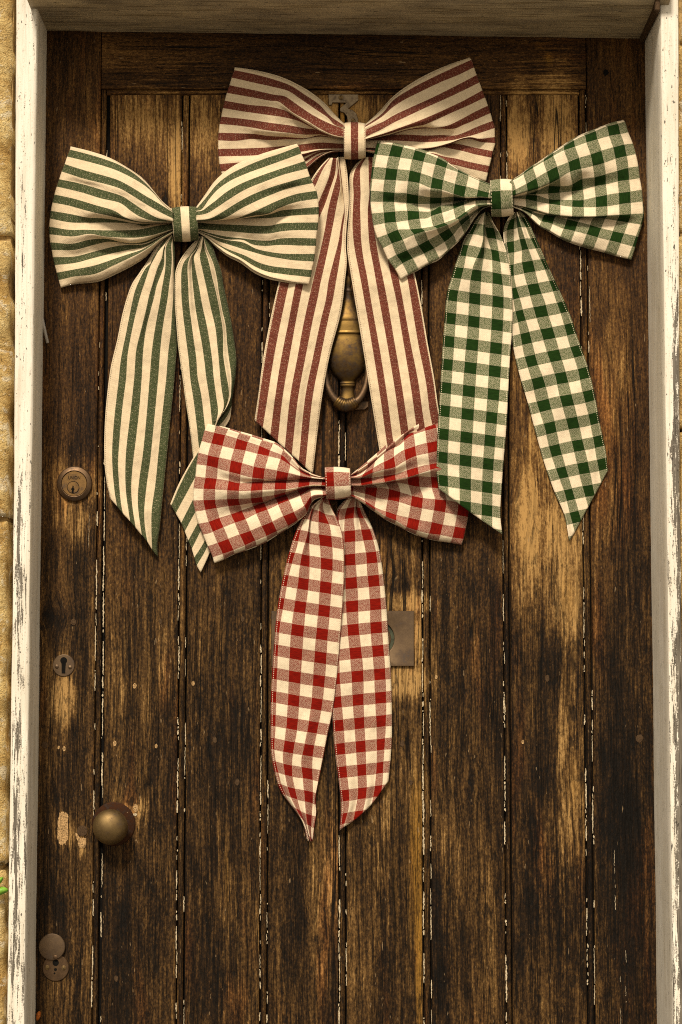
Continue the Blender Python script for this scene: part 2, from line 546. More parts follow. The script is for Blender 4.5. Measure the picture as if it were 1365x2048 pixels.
DARK = [
    (100, 1232, 12, 5, 1.0), (1043, 1008, 5, 9, .8), (262, 1603, 9, 8, .9), (430, 1482, 5, 7, .9), (1236, 680, 4, 7, .7), (940, 1560, 5, 8, .9), (640, 1880, 4, 8, .8),
    (110, 1240, 46, 46, .55), (160, 1230, 40, 18, .4),
    (1035, 1300, 36, 110, .6), (1100, 1330, 40, 70, .55), (960, 1160, 60, 120, .4), (1250, 1720, 60, 330, 1.0), (1060, 1800, 36, 260, .5), (1150, 1850, 30, 150, .55), (980, 1800, 30, 250, .35), (880, 1840, 30, 200, .4), (1290, 1450, 22, 500, .5), (1230, 1330, 50, 200, .40),
    (1050, 1880, 60, 160, .5), (1130, 1930, 40, 130, .45), (900, 1400, 60, 200, .35), (440, 1400, 80, 200, .45), (300, 1780, 40, 220, .50),
    (250, 1900, 40, 160, .5), (420, 1950, 50, 140, .45), (120, 1560, 60, 130, .40), (120, 1830, 50, 130, .45), (590, 1880, 40, 140, .4),
    (300, 1560, 30, 90, .4), (790, 1900, 40, 130, .4), (900, 1960, 70, 120, .45),
    (1150, 1440, 12, 130, .5), (1180, 1050, 14, 160, .3),
]
OCHRE = [(838, 1790, 8, 330, 1.15), (822, 1730, 9, 230, .7), (800, 1700, 26, 230, .45), (452, 1760, 10, 230, .40), (690, 232, 40, 30, .6), (760, 1090, 50, 50, .35), (842, 1330, 8, 90, .5),
         (1140, 1190, 22, 100, .45), (1150, 1560, 22, 120, .40), (1080, 95, 24, 12, .55), (1098, 118, 11, 16, .75), (150, 1000, 50, 60, .3), (1060, 900, 60, 120, .2), (540, 1260, 10, 60, .5)]


TONE = [  # broad change of colour from board to board
    (300, 260, 200, 120, .07), (1080, 300, 110, 160, .06), (1090, 820, 90, 330, .07), (1230, 760, 70, 330, .05), (140, 620, 70, 260, -.02),
    (280, 1250, 80, 200, .05), (440, 1300, 80, 260, -.04), (770, 1500, 80, 350, .03), (620, 1800, 80, 260, .02), (930, 1300, 70, 260, -.05), (930, 1800, 70, 260, -.04),
    (1090, 1850, 70, 260, -.06), (1240, 1750, 70, 420, -.12), (1250, 1250, 60, 240, -.05), (290, 1850, 80, 220, -.06), (130, 1850, 60, 260, -.03), (440, 1900, 80, 200, -.03),
    (130, 1150, 60, 160, -.03), 
]
KNOTS = [(100, 1232, 34, 20), (1043, 1008, 26, 34), (262, 1604, 22, 20), (430, 1482, 16, 22), (775, 1150, 14, 22), (1236, 680, 16, 26), (940, 1560, 18, 26), (560, 1215, 14, 40), (640, 1880, 14, 26)]


def wear_attr(me, extra=None):
    n = len(me.vertices)
    co = np.empty(n * 3, np.float32)
    me.vertices.foreach_get("co", co)
    co = co.reshape(-1, 3).astype(float)
    vx, vy, vz = co[:, 0], co[:, 1] + D, co[:, 2] - CZ
    f = vy * CT + vz * ST
    px = 682.5 + vx / f / K
    py = 1024 - (-vy * ST + vz * CT) / f / K
    c = np.zeros((n, 4), np.float32)
    c[:, 3] = .5
    for cx, cy, rx, ry, a in TONE:
        c[:, 3] += a * blob(px, py, cx, cy, rx, ry)
    for ch, lst in enumerate((LIGHT, DARK, OCHRE)):
        for cx, cy, rx, ry, a in lst:
            a *= 1.3 if ch == 0 else 1.0
            c[:, ch] = np.maximum(c[:, ch], a * blob(px, py, cx, cy, rx, ry))
    if extra is not None:
        extra(px, py, c)
    at = me.attributes.new("wear", 'FLOAT_COLOR', 'POINT')
    at.data.foreach_set("color", c.ravel())
    wp = np.zeros(n, np.float32)                       # grain that bends round a knot
    for cx, cy, rx, ry in KNOTS:
        g = np.exp(-(((px - cx) / rx) ** 2 + ((py - cy) / ry / 1.6) ** 2))
        wp += (-(px - cx) * .85 * S * g).astype(np.float32)
    at = me.attributes.new("bend", 'FLOAT', 'POINT')
    at.data.foreach_set("value", wp)


# ------------------------------------------------------------------ the door
DOOR_BOTTOM = -1.37
door = empty("door", (0, 0, DOOR_BOTTOM), "old dark brown boarded wooden door with brass fittings and a number 3, four bows hanging on it", "door")


def extrude_profile(prof, zs, wob=0.8, seed=0.0):
    """prof: list of (x_world, depth_px, edge) cross-section left to right; swept down zs"""
    bm = bmesh.new()
    rows = []
    for z in zs:
        r = []
        for i, (x, d) in enumerate(prof):
            k = wob * S * mnoise.noise((i * 0.23 + seed, z * 14, seed)) + 0.5 * wob * S * mnoise.noise((i * 3.1 + seed, z * 60, 5))
            e = 1.0 if (i < 4 or i > len(prof) - 5) else 0.0
            r.append(bm.verts.new((x + k * e, -d * S + 0.6 * k * e, z)))
        rows.append(r)
    for a, b in zip(rows[:-1], rows[1:]):
        for i in range(len(prof) - 1):
            bm.faces.new((a[i], b[i], b[i + 1], a[i + 1]))
    bm.faces.new(rows[0])
    bm.faces.new(list(reversed(rows[-1])))
    return bm


def vertical_board(name, x0, x1, y0, mat, seed, step=11, warp=0.0):
    xs = np.linspace(x0 + 3.0, x1 - 3.0, max(2, int((x1 - x0) / step)))
    w = (x1 - x0)
    prof = [(XW(x0), -14), (XW(x0), -3.2), (XW(x0 + 0.8), -1.2), (XW(x0 + 2.0), -0.25)]
    prof += [(XW(x), warp * (4 * (x - x0) * (x1 - x) / w / w)) for x in xs]
    prof += [(XW(x1 - 2.0), -0.25), (XW(x1 - 0.8), -1.2), (XW(x1), -3.2), (XW(x1), -14)]
    zs = list(np.linspace(ZW(y0), ZW(2075), int((2075 - y0) / 12))) + [DOOR_BOTTOM]
    o = obj(name, extrude_profile(prof, zs, 0.9, seed), mat, door)
    wear_attr(o.data)
    sharp(o, 60)
    return o


BOARDS = [(205, 353), (371, 519.5), (536.5, 677), (694, 846), (864, 1010.5), (1025.5, 1172.5)]
vertical_board("stile", 40, 186, 40, M['wood'], 1.7, 11, 0.6)
vertical_board("stile", 1190, 1345, 40, M['wood'], 3.1, 11, 0.6)
for i, (a, b) in enumerate(BOARDS):
    vertical_board("plank", a, b, 190.5, M['wood'], 10.3 + i * 2.7, 9, 0.9)


def bead(x0, x1, y0, mat, seed, up=0.4):
    xs = np.linspace(0, 1, 7)
    prof = [(XW(x0), -14)] + [(XW(x0 + (x1 - x0) * t), -4.2 + (4.2 + up) * math.sin(math.pi * t) ** 0.6) for t in xs] + [(XW(x1), -14)]
    zs = list(np.linspace(ZW(y0), ZW(2075), 170)) + [DOOR_BOTTOM]
    o = obj("bead", extrude_profile(prof, zs, 1.0, seed), mat, door)
    wear_attr(o.data)
    return o


BEADS = [(187.5, 197.5), (356, 367.5), (522.5, 533.5), (680.5, 690.5), (849.5, 861), (1013, 1022.5), (1176, 1187)]
for i, (a, b) in enumerate(BEADS):
    bead(a, b, 180 if i in (0, 6) else 191, M['wood'], 31.3 + i * 1.9)

# top rail and the moulding under it
def horizontal_board(name, x0, x1, y0, y1, mat, step=10, round_=False, seed=0):
    ys = np.linspace(y0 + 2, y1 - 2, max(3, int((y1 - y0) / step)))
    if round_:
        prof = [(y0, -14)] + [(y0 + (y1 - y0) * t, -4 + 4.2 * math.sin(math.pi * t) ** 0.6) for t in np.linspace(0, 1, 7)] + [(y1, -14)]
    else:
        prof = [(y0, -14), (y0, -2)] + [(y, 0) for y in ys] + [(y1, -2.0), (y1, -14)]
    xs = np.linspace(XW(x0), XW(x1), 130)
    bm = bmesh.new()
    rows = []
    for x in xs:
        r = []
        for i, (y, d) in enumerate(prof):
            e = 1.0 if (i < 3 or i > len(prof) - 4) else 0.0
            k = 0.8 * S * mnoise.noise((x * 12, i * .4 + seed, 2.0)) * e
            r.append(bm.verts.new((x, -d * S + 0.6 * k, ZW(y) + k)))
        rows.append(r)
    for a, b in zip(rows[:-1], rows[1:]):
        for i in range(len(prof) - 1):
            bm.faces.new((a[i], a[i + 1], b[i + 1], b[i]))
    bm.faces.new(list(reversed(rows[0])))
    bm.faces.new(rows[-1])
    bmesh.ops.recalc_face_normals(bm, faces=bm.faces)
    o = obj(name, bm, mat, door)
    wear_attr(o.data)
    sharp(o, 60)
    return o


horizontal_board("top_rail", 187.5, 1188.5, 40, 177.5, M['woodh'], 10, False, 3)
horizontal_board("moulding", 199, 1174.5, 179.5, 189.5, M['woodh'], 4, True, 8)


def box(x0, x1, y0, y1, z0, z1):
    bm = bmesh.new()
    v = [bm.verts.new((x, y, z)) for x in (x0, x1) for y in (y0, y1) for z in (z0, z1)]
    for f in ((0, 1, 3, 2), (4, 6, 7, 5), (0, 4, 5, 1), (2, 3, 7, 6), (0, 2, 6, 4), (1, 5, 7, 3)):
        bm.faces.new([v[i] for i in f])
    bmesh.ops.recalc_face_normals(bm, faces=bm.faces)
    return bm


obj("backing_board", box(XW(42), XW(1343), 12 * S, 60 * S, DOOR_BOTTOM, ZW(42)), M['black'], door, False)

# old white paint left along the grooves: many small chips
def flakes(name, lines, seed):
    r = random.Random(seed)
    bm = bmesh.new()

    def chip(x, y, ln, w, d):
        k = max(3, int(ln / 3.2) + 1)
        L, Rr = [], []
        drift = r.uniform(-.8, .8)
        for i in range(k):
            t = i / (k - 1)
            yy = y + ln * t
            tap = 0.35 + 0.65 * math.sin(math.pi * min(0.98, max(0.02, t))) ** 0.5
            c = x + drift * t + r.uniform(-.5, .5)
            L.append((c - w * tap * r.uniform(.22, .68), yy))
            Rr.append((c + w * tap * r.uniform(.22, .68), yy))
        top = [bm.verts.new((XW(a), -(d + 0.9 + r.uniform(-.3, .4)) * S, ZW(b))) for a, b in L], \
              [bm.verts.new((XW(a), -(d + 0.9 + r.uniform(-.3, .4)) * S, ZW(b))) for a, b in Rr]
        low = [bm.verts.new((XW(a - .3), -(d - 1.4) * S, ZW(b))) for a, b in L], \
              [bm.verts.new((XW(a + .3), -(d - 1.4) * S, ZW(b))) for a, b in Rr]
        for i in range(k - 1):
            bm.faces.new((top[0][i], top[0][i + 1], top[1][i + 1], top[1][i]))
            bm.faces.new((low[0][i], low[0][i + 1], top[0][i + 1], top[0][i]))
            bm.faces.new((top[1][i], top[1][i + 1], low[1][i + 1], low[1][i]))
    for x, y0, y1, dens, w, d in lines:
        dens *= .84
        w *= .82
        y = y0
        while y < y1:
            ln = r.choice((3, 5, 7, 9, 12, 16, 22, 30, 44, 60)) * r.uniform(.7, 1.2)
            if r.random() < dens:
                chip(x + r.uniform(-.9, .9), y, ln, w * r.uniform(.35, 1.1), d)
                y += ln + r.uniform(0.5, 4)
            else:
                y += ln * r.uniform(.6, 1.6)
    bmesh.ops.recalc_face_normals(bm, faces=bm.faces)
    o = obj(name, bm, M['flake'], door, False)
    o['kind'] = 'stuff'
    return o


flakes("flaking_paint", [(186.5, 980, 2070, .62, 3.2, -.4), (200.5, 300, 660, .45, 3.0, -2.5), (201.5, 900, 1560, .7, 3.4, -2), (203.5, 1560, 2070, .35, 2.6, -1), (188, 540, 900, .2, 2, -.3)], 1)
flakes("flaking_paint", [(354, 240, 480, .35, 2.2, -2.5), (354, 560, 1000, .5, 2.6, -2), (354.2, 1000, 2070, .86, 3.4, -1), (369, 1430, 1700, .7, 3.2, -1), (369, 1700, 2070, .3, 2.2, -1), (369, 1000, 1400, .25, 2, -1)], 2)
flakes("flaking_paint", [(521, 560, 950, .6, 3.0, -2), (521, 1050, 2070, .66, 3.6, -1.5), (535, 560, 900, .3, 2.2, -1), (535, 1560, 2070, .55, 2.4, -1.5)], 3)
flakes("flaking_paint", [(679, 840, 960, .9, 4.2, -1.5), (679, 1600, 2070, .93, 3.4, -1), (692.5, 1650, 2070, .55, 2.6, -2), (692, 840, 960, .3, 2, -1)], 4)
flakes("flaking_paint", [(847.7, 560, 860, .55, 3.0, -2), (847.7, 1080, 1600, .88, 4.2, -1), (847.7, 1600, 2070, .82, 4.2, -1), (862.5, 1180, 1480, .45, 2.6, -1.5), (862.5, 1600, 2070, .52, 2.4, -1.5)], 5)
flakes("flaking_paint", [(1011.5, 1080, 1400, .72, 3.2, -1.5), (1011.6, 1400, 2070, .93, 4.4, -1), (1024, 200, 350, .5, 2.2, -1.5), (1011.5, 190, 360, .6, 2.6, -2)], 6)
flakes("flaking_paint", [(1174.3, 480, 740, .93, 3.4, -.8), (1174.3, 740, 1300, .5, 2.4, -1), (1174.3, 1300, 1800, .6, 3.0, -1), (1174.3, 1800, 2070, .85, 3.0, -1.5),
                         (1188.6, 1380, 1600, .88, 3.2, -.8), (1188.6, 1600, 1800, .5, 2.6, -1), (1188.6, 1800, 2070, .6, 2.8, -1), (1188.6, 480, 800, .35, 2.2, -1), (1188.6, 190, 300, .8, 2.2, -1),
                         (1231, 1700, 1840, .35, 1.3, .1), (1239, 1890, 2060, .35, 1.3, .1), (1250, 1900, 2050, .4, 1.4, .1)], 7)
flakes("flaking_paint", [(172, 1020, 1070, .3, 1.2, .1), (176, 850, 945, .55, 1.2, .1), (178, 2010, 2040, .7, 5, .1), (1192, 500, 590, .5, 1.4, .1)], 8)


# ------------------------------------------------------------------ small shape builders
def lathe(cx, cy, prof, seg=40, axis_d=0.0):
    """turned piece standing out of the door at photo pixel (cx, cy): prof = [(radius_px, depth_px)...]"""
    bm = bmesh.new()
    c = W(cx, cy, 0)
    rings = []
    for r, d in prof:
        if r < 1e-6:
            rings.append([bm.verts.new((c.x, -d * S, c.z))])
        else:
            rings.append([bm.verts.new((c.x + r * S * math.cos(2 * math.pi * i / seg), -d * S, c.z + r * S * math.sin(2 * math.pi * i / seg))) for i in range(seg)])
    for a, b in zip(rings[:-1], rings[1:]):
        for i in range(seg):
            j = (i + 1) % seg
            if len(a) == 1 and len(b) == 1:
                continue
            if len(b) == 1:
                bm.faces.new((a[i], a[j], b[0]))
            elif len(a) == 1:
                bm.faces.new((a[0], b[j], b[i]))
            else:
                bm.faces.new((a[i], a[j], b[j], b[i]))
    bmesh.ops.recalc_face_normals(bm, faces=bm.faces)
    for e in bm.edges:
        if len(e.link_faces) == 2 and e.calc_face_angle() > R(28):
            e.smooth = False
    return bm


def slab(pts, d0, d1, bev=0.0):
    """flat plate cut to an outline of photo pixels, from depth d0 to d1"""
    bm = bmesh.new()
    c = np.mean(np.array(pts), 0)
    o = W(c[0], c[1], 0)

    def q(p, d):
        return (o.x + (p[0] - c[0]) * S, -d * S, o.z - (p[1] - c[1]) * S)
    a = [bm.verts.new(q(p, d0)) for p in pts]
    if bev > 0:
        P = np.array(pts, float)
        nx = np.roll(P, -1, 0) - np.roll(P, 1, 0)
        nr = np.stack([nx[:, 1], -nx[:, 0]], -1)
        nr /= (np.linalg.norm(nr, axis=1, keepdims=True) + 1e-9)
        area = np.sum(P[:, 0] * np.roll(P[:, 1], -1) - np.roll(P[:, 0], -1) * P[:, 1])
        if area < 0:
            nr = -nr
        Pi = P - nr * bev
        b = [bm.verts.new(q(p, d1 - bev)) for p in pts]
        t = [bm.verts.new(q(p, d1)) for p in Pi]
        rings = [a, b, t]
    else:
        t = [bm.verts.new(q(p, d1)) for p in pts]
        rings = [a, t]
    n = len(pts)
    for r0, r1 in zip(rings[:-1], rings[1:]):
        for i in range(n):
            j = (i + 1) % n
            bm.faces.new((r0[i], r0[j], r1[j], r1[i]))
    f = bm.faces.new(t)
    bmesh.ops.recalc_face_normals(bm, faces=bm.faces)
    bmesh.ops.triangulate(bm, faces=[f])
    return bm


def circle_pts(cx, cy, r, n=24, ry=None):
    ry = ry or r
    return [(cx + r * math.cos(2 * math.pi * i / n), cy + ry * math.sin(2 * math.pi * i / n)) for i in range(n)]


def screw(cx, cy, r, d, mat, parent, ang=0.4, cross=False):
    bm = lathe(cx, cy, [(r, d - 1.5), (r, d), (r * .86, d + .55), (r * .5, d + .8), (0, d + .9)], 18)
    ca = ang
    angs = [ang] + ([ang + math.pi / 2] if cross else [])
    nf = len(bm.faces)
    for k, a in enumerate(angs):
        c_, s_ = math.cos(a), math.sin(a)
        L, w = r * .82, r * .17
        pts = [(cx + c_ * u * L - s_ * v * w, cy + s_ * u * L + c_ * v * w) for u, v in ((-1, -1), (1, -1), (1, 1), (-1, 1))]
        me = bpy.data.meshes.new("slot")
        b = slab(pts, d, d + 1.0 + .06 * k)
        b.to_mesh(me)
        b.free()
        bm.from_mesh(me)
        bpy.data.meshes.remove(me)
    bm.faces.ensure_lookup_table()
    for f in bm.faces[nf:]:
        f.material_index = 1
    o = obj("screw", bm, mat, parent)
    o.data.materials.append(M['black'])
    return o


# ------------------------------------------------------------------ door furniture
# brass 3
P3 = [(232, 155), (745, 155), (752, 262), (572, 415), (650, 432), (712, 490), (742, 580), (745, 690), (720, 800), (640, 880), (520, 910),
      (400, 890), (300, 830), (232, 780), (232, 715), (290, 690), (380, 760), (470, 790), (540, 770), (565, 700), (558, 610), (545, 540),
      (495, 482), (430, 460), (428, 400), (545, 308), (300, 305), (285, 345), (232, 345)]
P3 = [(630 + x / 8.53, 170 + y / 8.53) for x, y in P3]
num = obj("numeral", slab(P3, 0, 5.2, 0.9), M['numeral'], door, False)
screw(682.5, 197, 5.2, 5.2, M['brass'], num, 1.45)
screw(706.8, 242.6, 4.8, 5.2, M['brass'], num, -.7)

# urn knocker with its ring
KX = 696.0
prof = [(552, 3), (556, 6), (562, 7.5), (568, 7.2), (574, 6.0), (578, 7.0), (580, 9.6), (582.5, 9.8), (584, 8.2), (586, 9.6), (588, 9.2), (590, 8.8),
        (600, 11.5), (612, 16), (624, 21.5), (632, 26), (636, 28.2), (640, 28.6), (641, 28.0), (642, 28.6), (652, 30.5), (660, 32), (661.5, 32.4), (662.5, 34.2), (664.5, 34.8),
        (666.5, 34.2), (667.5, 31.6), (669, 31.2), (674, 33.2), (684, 36.5), (696, 39.5), (708, 41), (720, 40.6), (732, 38), (742, 33.5), (750, 28),
        (757, 21), (761, 16.2), (763, 14.2), (764.5, 15.8), (766.5, 16.2), (768, 14.4), (769.5, 15.6), (772, 15.6), (773.5, 13.0), (778, 11.6), (784, 11.8), (790, 13.6), (797, 16)]


def relief(prof, cx, flat, base, seg=28):
    bm = bmesh.new()
    rows = []
    for y, r in prof:
        row = []
        for i in range(seg + 1):
            a = math.pi * i / seg
            x = cx - r * math.cos(a)
            d = base + flat * r * math.sin(a) ** 0.85
            row.append(bm.verts.new(W(x, y, d)))
        rows.append(row)
    for a, b in zip(rows[:-1], rows[1:]):
        for i in range(seg):
            bm.faces.new((a[i], b[i], b[i + 1], a[i + 1]))
    bmesh.ops.recalc_face_normals(bm, faces=bm.faces)
    return bm


kn = obj("door_knocker", relief(prof, KX, 0.52, 0.5), M['brassg'], door)


def tube(path, radii, seg=16):
    bm = bmesh.new()
    P = [Vector(p) for p in path]
    rings = []
    for i, p in enumerate(P):
        t = (P[min(i + 1, len(P) - 1)] - P[max(i - 1, 0)]).normalized()
        n1 = Vector((0, -1, 0))
        n1 = (n1 - t * n1.dot(t)).normalized()
        n2 = t.cross(n1)
        r = radii[i] * S
        rings.append([bm.verts.new(p + r * (math.cos(2 * math.pi * k / seg) * n1 + math.sin(2 * math.pi * k / seg) * n2)) for k in range(seg)])
    for a, b in zip(rings[:-1], rings[1:]):
        for k in range(seg):
            j = (k + 1) % seg
            bm.faces.new((a[k], a[j], b[j], b[k]))
    bm.faces.new(rings[0])
    bm.faces.new(list(reversed(rings[-1])))
    bmesh.ops.recalc_face_normals(bm, faces=bm.faces)
    return bm


def cr(points, n):
    """Catmull-Rom through points, sampled evenly by length"""
    P = np.array(points, float)
    if len(P) == 2:
        P = np.array([P[0], (P[0] + P[1]) / 2, P[1]])
    d = np.sqrt(np.linalg.norm(np.diff(P, axis=0), axis=1)) + 1e-6
    t = np.concatenate([[0], np.cumsum(d)])
    m = np.empty_like(P)
    sl = np.diff(P, axis=0) / np.diff(t)[:, None]
    m[1:-1] = (sl[:-1] * d[1:, None] + sl[1:] * d[:-1, None]) / (d[1:] + d[:-1])[:, None]
    m[0], m[-1] = sl[0], sl[-1]
    out = []
    for i in range(len(P) - 1):
        h = t[i + 1] - t[i]
        u = np.linspace(0, 1, 24, endpoint=(i == len(P) - 2))[:, None]
        out.append((2 * u**3 - 3 * u**2 + 1) * P[i] + (u**3 - 2 * u**2 + u) * h * m[i] + (-2 * u**3 + 3 * u**2) * P[i + 1] + (u**3 - u**2) * h * m[i + 1])
    Q = np.concatenate(out)
    L = np.concatenate([[0], np.cumsum(np.linalg.norm(np.diff(Q, axis=0), axis=1))])
    s = np.linspace(0, L[-1], n)
    return np.stack([np.interp(s, L, Q[:, k]) for k in range(P.shape[1])], -1)


ringp = cr([(652, 728), (651, 745), (657, 775), (672, 800), (693, 811), (716, 801), (730, 778), (735.5, 748), (735, 728)], 64)
obj("ring", tube([W(x, y, 15 - 6 * (abs(i - 31.5) / 31.5) ** 2) for i, (x, y) in enumerate(ringp)], [5.6 + 3.2 * max(0, 1 - abs(i - 32) / 28) for i in range(64)]), M['bronze'], kn)
gr = cr([(673, 801), (683, 808), (693, 811), (703, 808.5), (713, 803)], 90)
obj("grip", tube([W(x, y, 16) for x, y in gr], [11.4 + 1.6 * math.sin(math.pi * i / 89) + 0.9 * abs(math.sin(math.pi * i / 89 * 9)) ** 0.6 for i in range(90)], 20), M['brassg'], kn)
obj("strike_plate", slab([(676, 804), (736, 803), (737, 814), (730, 820), (676, 820)], 0, 5, 0.8), M['bronze'], kn, False)

# cylinder lock
lk = obj("cylinder_lock", lathe(150, 968, [(35.5, -1), (35.5, 3), (34, 5.5), (29, 8.5), (26.6, 9.4), (25.8, 9.0), (25.4, 5)], 48), M['bronze'], door)
obj("face_plate", lathe(150, 968, [(25.3, 7.2), (24.6, 8.3), (0, 8.3)], 48), M['lockface'], lk)
obj("plug_ring", lathe(148, 975.5, [(12.4, 8.0), (12.4, 8.7), (11.2, 8.75)], 32), M['black'], lk)
obj("plug", lathe(148, 975.5, [(11.3, 8.0), (11.2, 8.9), (0, 9.0)], 32), M['lockface'], lk)
kp = [(147, 971.5), (149.2, 972.8), (149, 976), (151, 979), (149.2, 982), (149.4, 986.2), (144.8, 986.2), (145.6, 980.6), (143.6, 979.4), (146.4, 975.4)]
obj("keyway", slab(kp, 8.8, 9.25), M['black'], lk, False)
tcu = bpy.data.curves.new("lettering", 'FONT')
tcu.body = "UNION"
tcu.size = 9.5 * S
tcu.align_x = 'CENTER'
tcu.extrude = 0.25 * S
tmp = bpy.data.objects.new("lettering", tcu)
COL.objects.link(tmp)
bpy.context.view_layer.update()
me = bpy.data.meshes.new_from_object(tmp.evaluated_get(bpy.context.evaluated_depsgraph_get()))
bpy.data.objects.remove(tmp)
p0 = W(149, 958.5, 8.5)
for v in me.vertices:
    x, y, z = v.co
    v.co = (p0.x + x * 0.78, p0.y - z, p0.z + y)
obj("lettering", me, M['black'], lk, False)

# keyhole plate
ke = obj("keyhole_plate", lathe(128, 1331, [(22, -1), (22, 1.6), (20.8, 2.6), (0, 3.0)], 36), M['copper'], door)
kh = [(128.3 + 6.8 * math.cos(a), 1321 + 6.8 * math.sin(a)) for a in np.linspace(math.pi * 0.72, math.pi * 2.28, 18)] + [(131.6, 1346.5), (124.6, 1346.5)]
obj("keyhole", slab(kh, 2.0, 3.25), M['black'], ke, False)
for x, y, r in ((114.5, 1333, 4.4), (141, 1334.5, 3.9)):
    obj("rivet", lathe(x, y, [(r, 2), (r * .9, 3.6), (r * .5, 4.6), (0, 4.9)], 14), M['copper'], ke)

# letter plate with a round-ended opening
N = 96


def stadium(t):
    a = 2 * math.pi * t
    cx, cy, hw, r = 686, 1277, 70, 37
    dx, dy = math.cos(a), math.sin(a)
    # march out to the stadium boundary
    lo, hi = 0, 200
    for _ in range(30):
        m_ = (lo + hi) / 2
        x, y = dx * m_, dy * m_
        q = math.hypot(max(abs(x) - hw, 0), y)
        lo, hi = (m_, hi) if q < r else (lo, m_)
    return cx + dx * lo, cy + dy * lo


def rect(t):
    a = 2 * math.pi * t
    dx, dy = math.cos(a), math.sin(a)
    k = min(143 / max(abs(dx), 1e-9), 55 / max(abs(dy), 1e-9))
    return 686 + dx * k, 1277 + dy * k


ang = sorted([i / N for i in range(N)] + [(math.atan2(sy * 55, sx * 143) / (2 * math.pi)) % 1 for sx in (1, -1) for sy in (1, -1)])
bm = bmesh.new()
rings = []
for fn, k, d in ((rect, 1.0, 0), (rect, 1.0, 4.6), (rect, .992, 5.6), (stadium, 1.0, 5.6), (stadium, .97, 4.8), (stadium, .96, 0.5)):
    rings.append([bm.verts.new(W(686 + (fn(t)[0] - 686) * k, 1277 + (fn(t)[1] - 1277) * k, d)) for t in ang])
for a, b in zip(rings[:-1], rings[1:]):
    for i in range(len(ang)):
        j = (i + 1) % len(ang)
        bm.faces.new((a[i], a[j], b[j], b[i]))
bmesh.ops.recalc_face_normals(bm, faces=bm.faces)
lp = sharp(obj("letter_plate", bm, M['copper'], door), 30)
obj("flap", slab([stadium(t) for t in np.linspace(0, 1, 60, endpoint=False)], 0, 1.2), M['green_in'], lp, False)
obj("flap_centre", slab([(686 + (stadium(t)[0] - 686) * .9, 1277 + (stadium(t)[1] - 1277) * .80) for t in np.linspace(0, 1, 60, endpoint=False)], 1, 2.2, .6), M['bronze'], lp, False)

# round knob on a rusty rose
kb = obj("door_knob", lathe(226, 1650, [(10, 20), (20, 21), (28.5, 25), (33, 32), (34.5, 39), (33, 46), (29.5, 53), (22.5, 59), (14, 63), (6, 64.6), (0, 65)], 48), M['brass'], door)
obj("rose", lathe(228, 1648, [(43, -1), (43, 2), (41.5, 3.4), (32, 5.2), (18, 6.5), (0, 7)], 48), M['rust'], kb)
obj("shank", lathe(228, 1648, [(13, 5), (11, 14), (13, 24)], 28), M['brass'], kb)
screw(254.4, 1627.5, 5, 3.6, M['copper'], kb, .5, True)
screw(196, 1634.5, 4.6, 3.4, M['rust'], kb, .2, True)

# old lock with its cover swung up
ol = obj("lock_cover", lathe(112.3, 1935.4, [(26, -1), (26, 2), (24.8, 3.2), (0, 3.6)], 36), M['bronze'], door)
obj("cover_disc", lathe(105.3, 1893, [(26, 4), (26, 5.6), (24.8, 6.8), (18, 7.6), (0, 8.2)], 36), M['copper'], ol)
obj("pivot", lathe(112.7, 1913, [(4.2, 3), (4.2, 8.6), (2.5, 9.2), (0, 9.4)], 16), M['bronze'], ol)
for x, y, r in ((112.5, 1925, 6.2), (112, 1938.4, 3.0), (110, 1946, 1.8)):
    obj("key_hole", lathe(x, y, [(r, 3.0), (r, 3.85), (0, 3.9)], 16), M['black'], ol, False)
screw(95.2, 1934.5, 5, 3.2, M['brass'], ol, .6)
screw(128.4, 1935.4, 5, 3.2, M['brass'], ol, 1.3)

# filler, plugs and nail heads in the wood
def rough_outline(cx, cy, rx, ry, n, seed, p=2.6, jit=.12):
    r = random.Random(seed)
    out = []
    for i in range(n):
        a = 2 * math.pi * i / n
        c, s = math.cos(a), math.sin(a)
        k = 1 / ((abs(c) ** p + abs(s) ** p) ** (1 / p)) * (1 + r.uniform(-jit, jit))
        out.append((cx + rx * k * c, cy + ry * k * s))
    return out


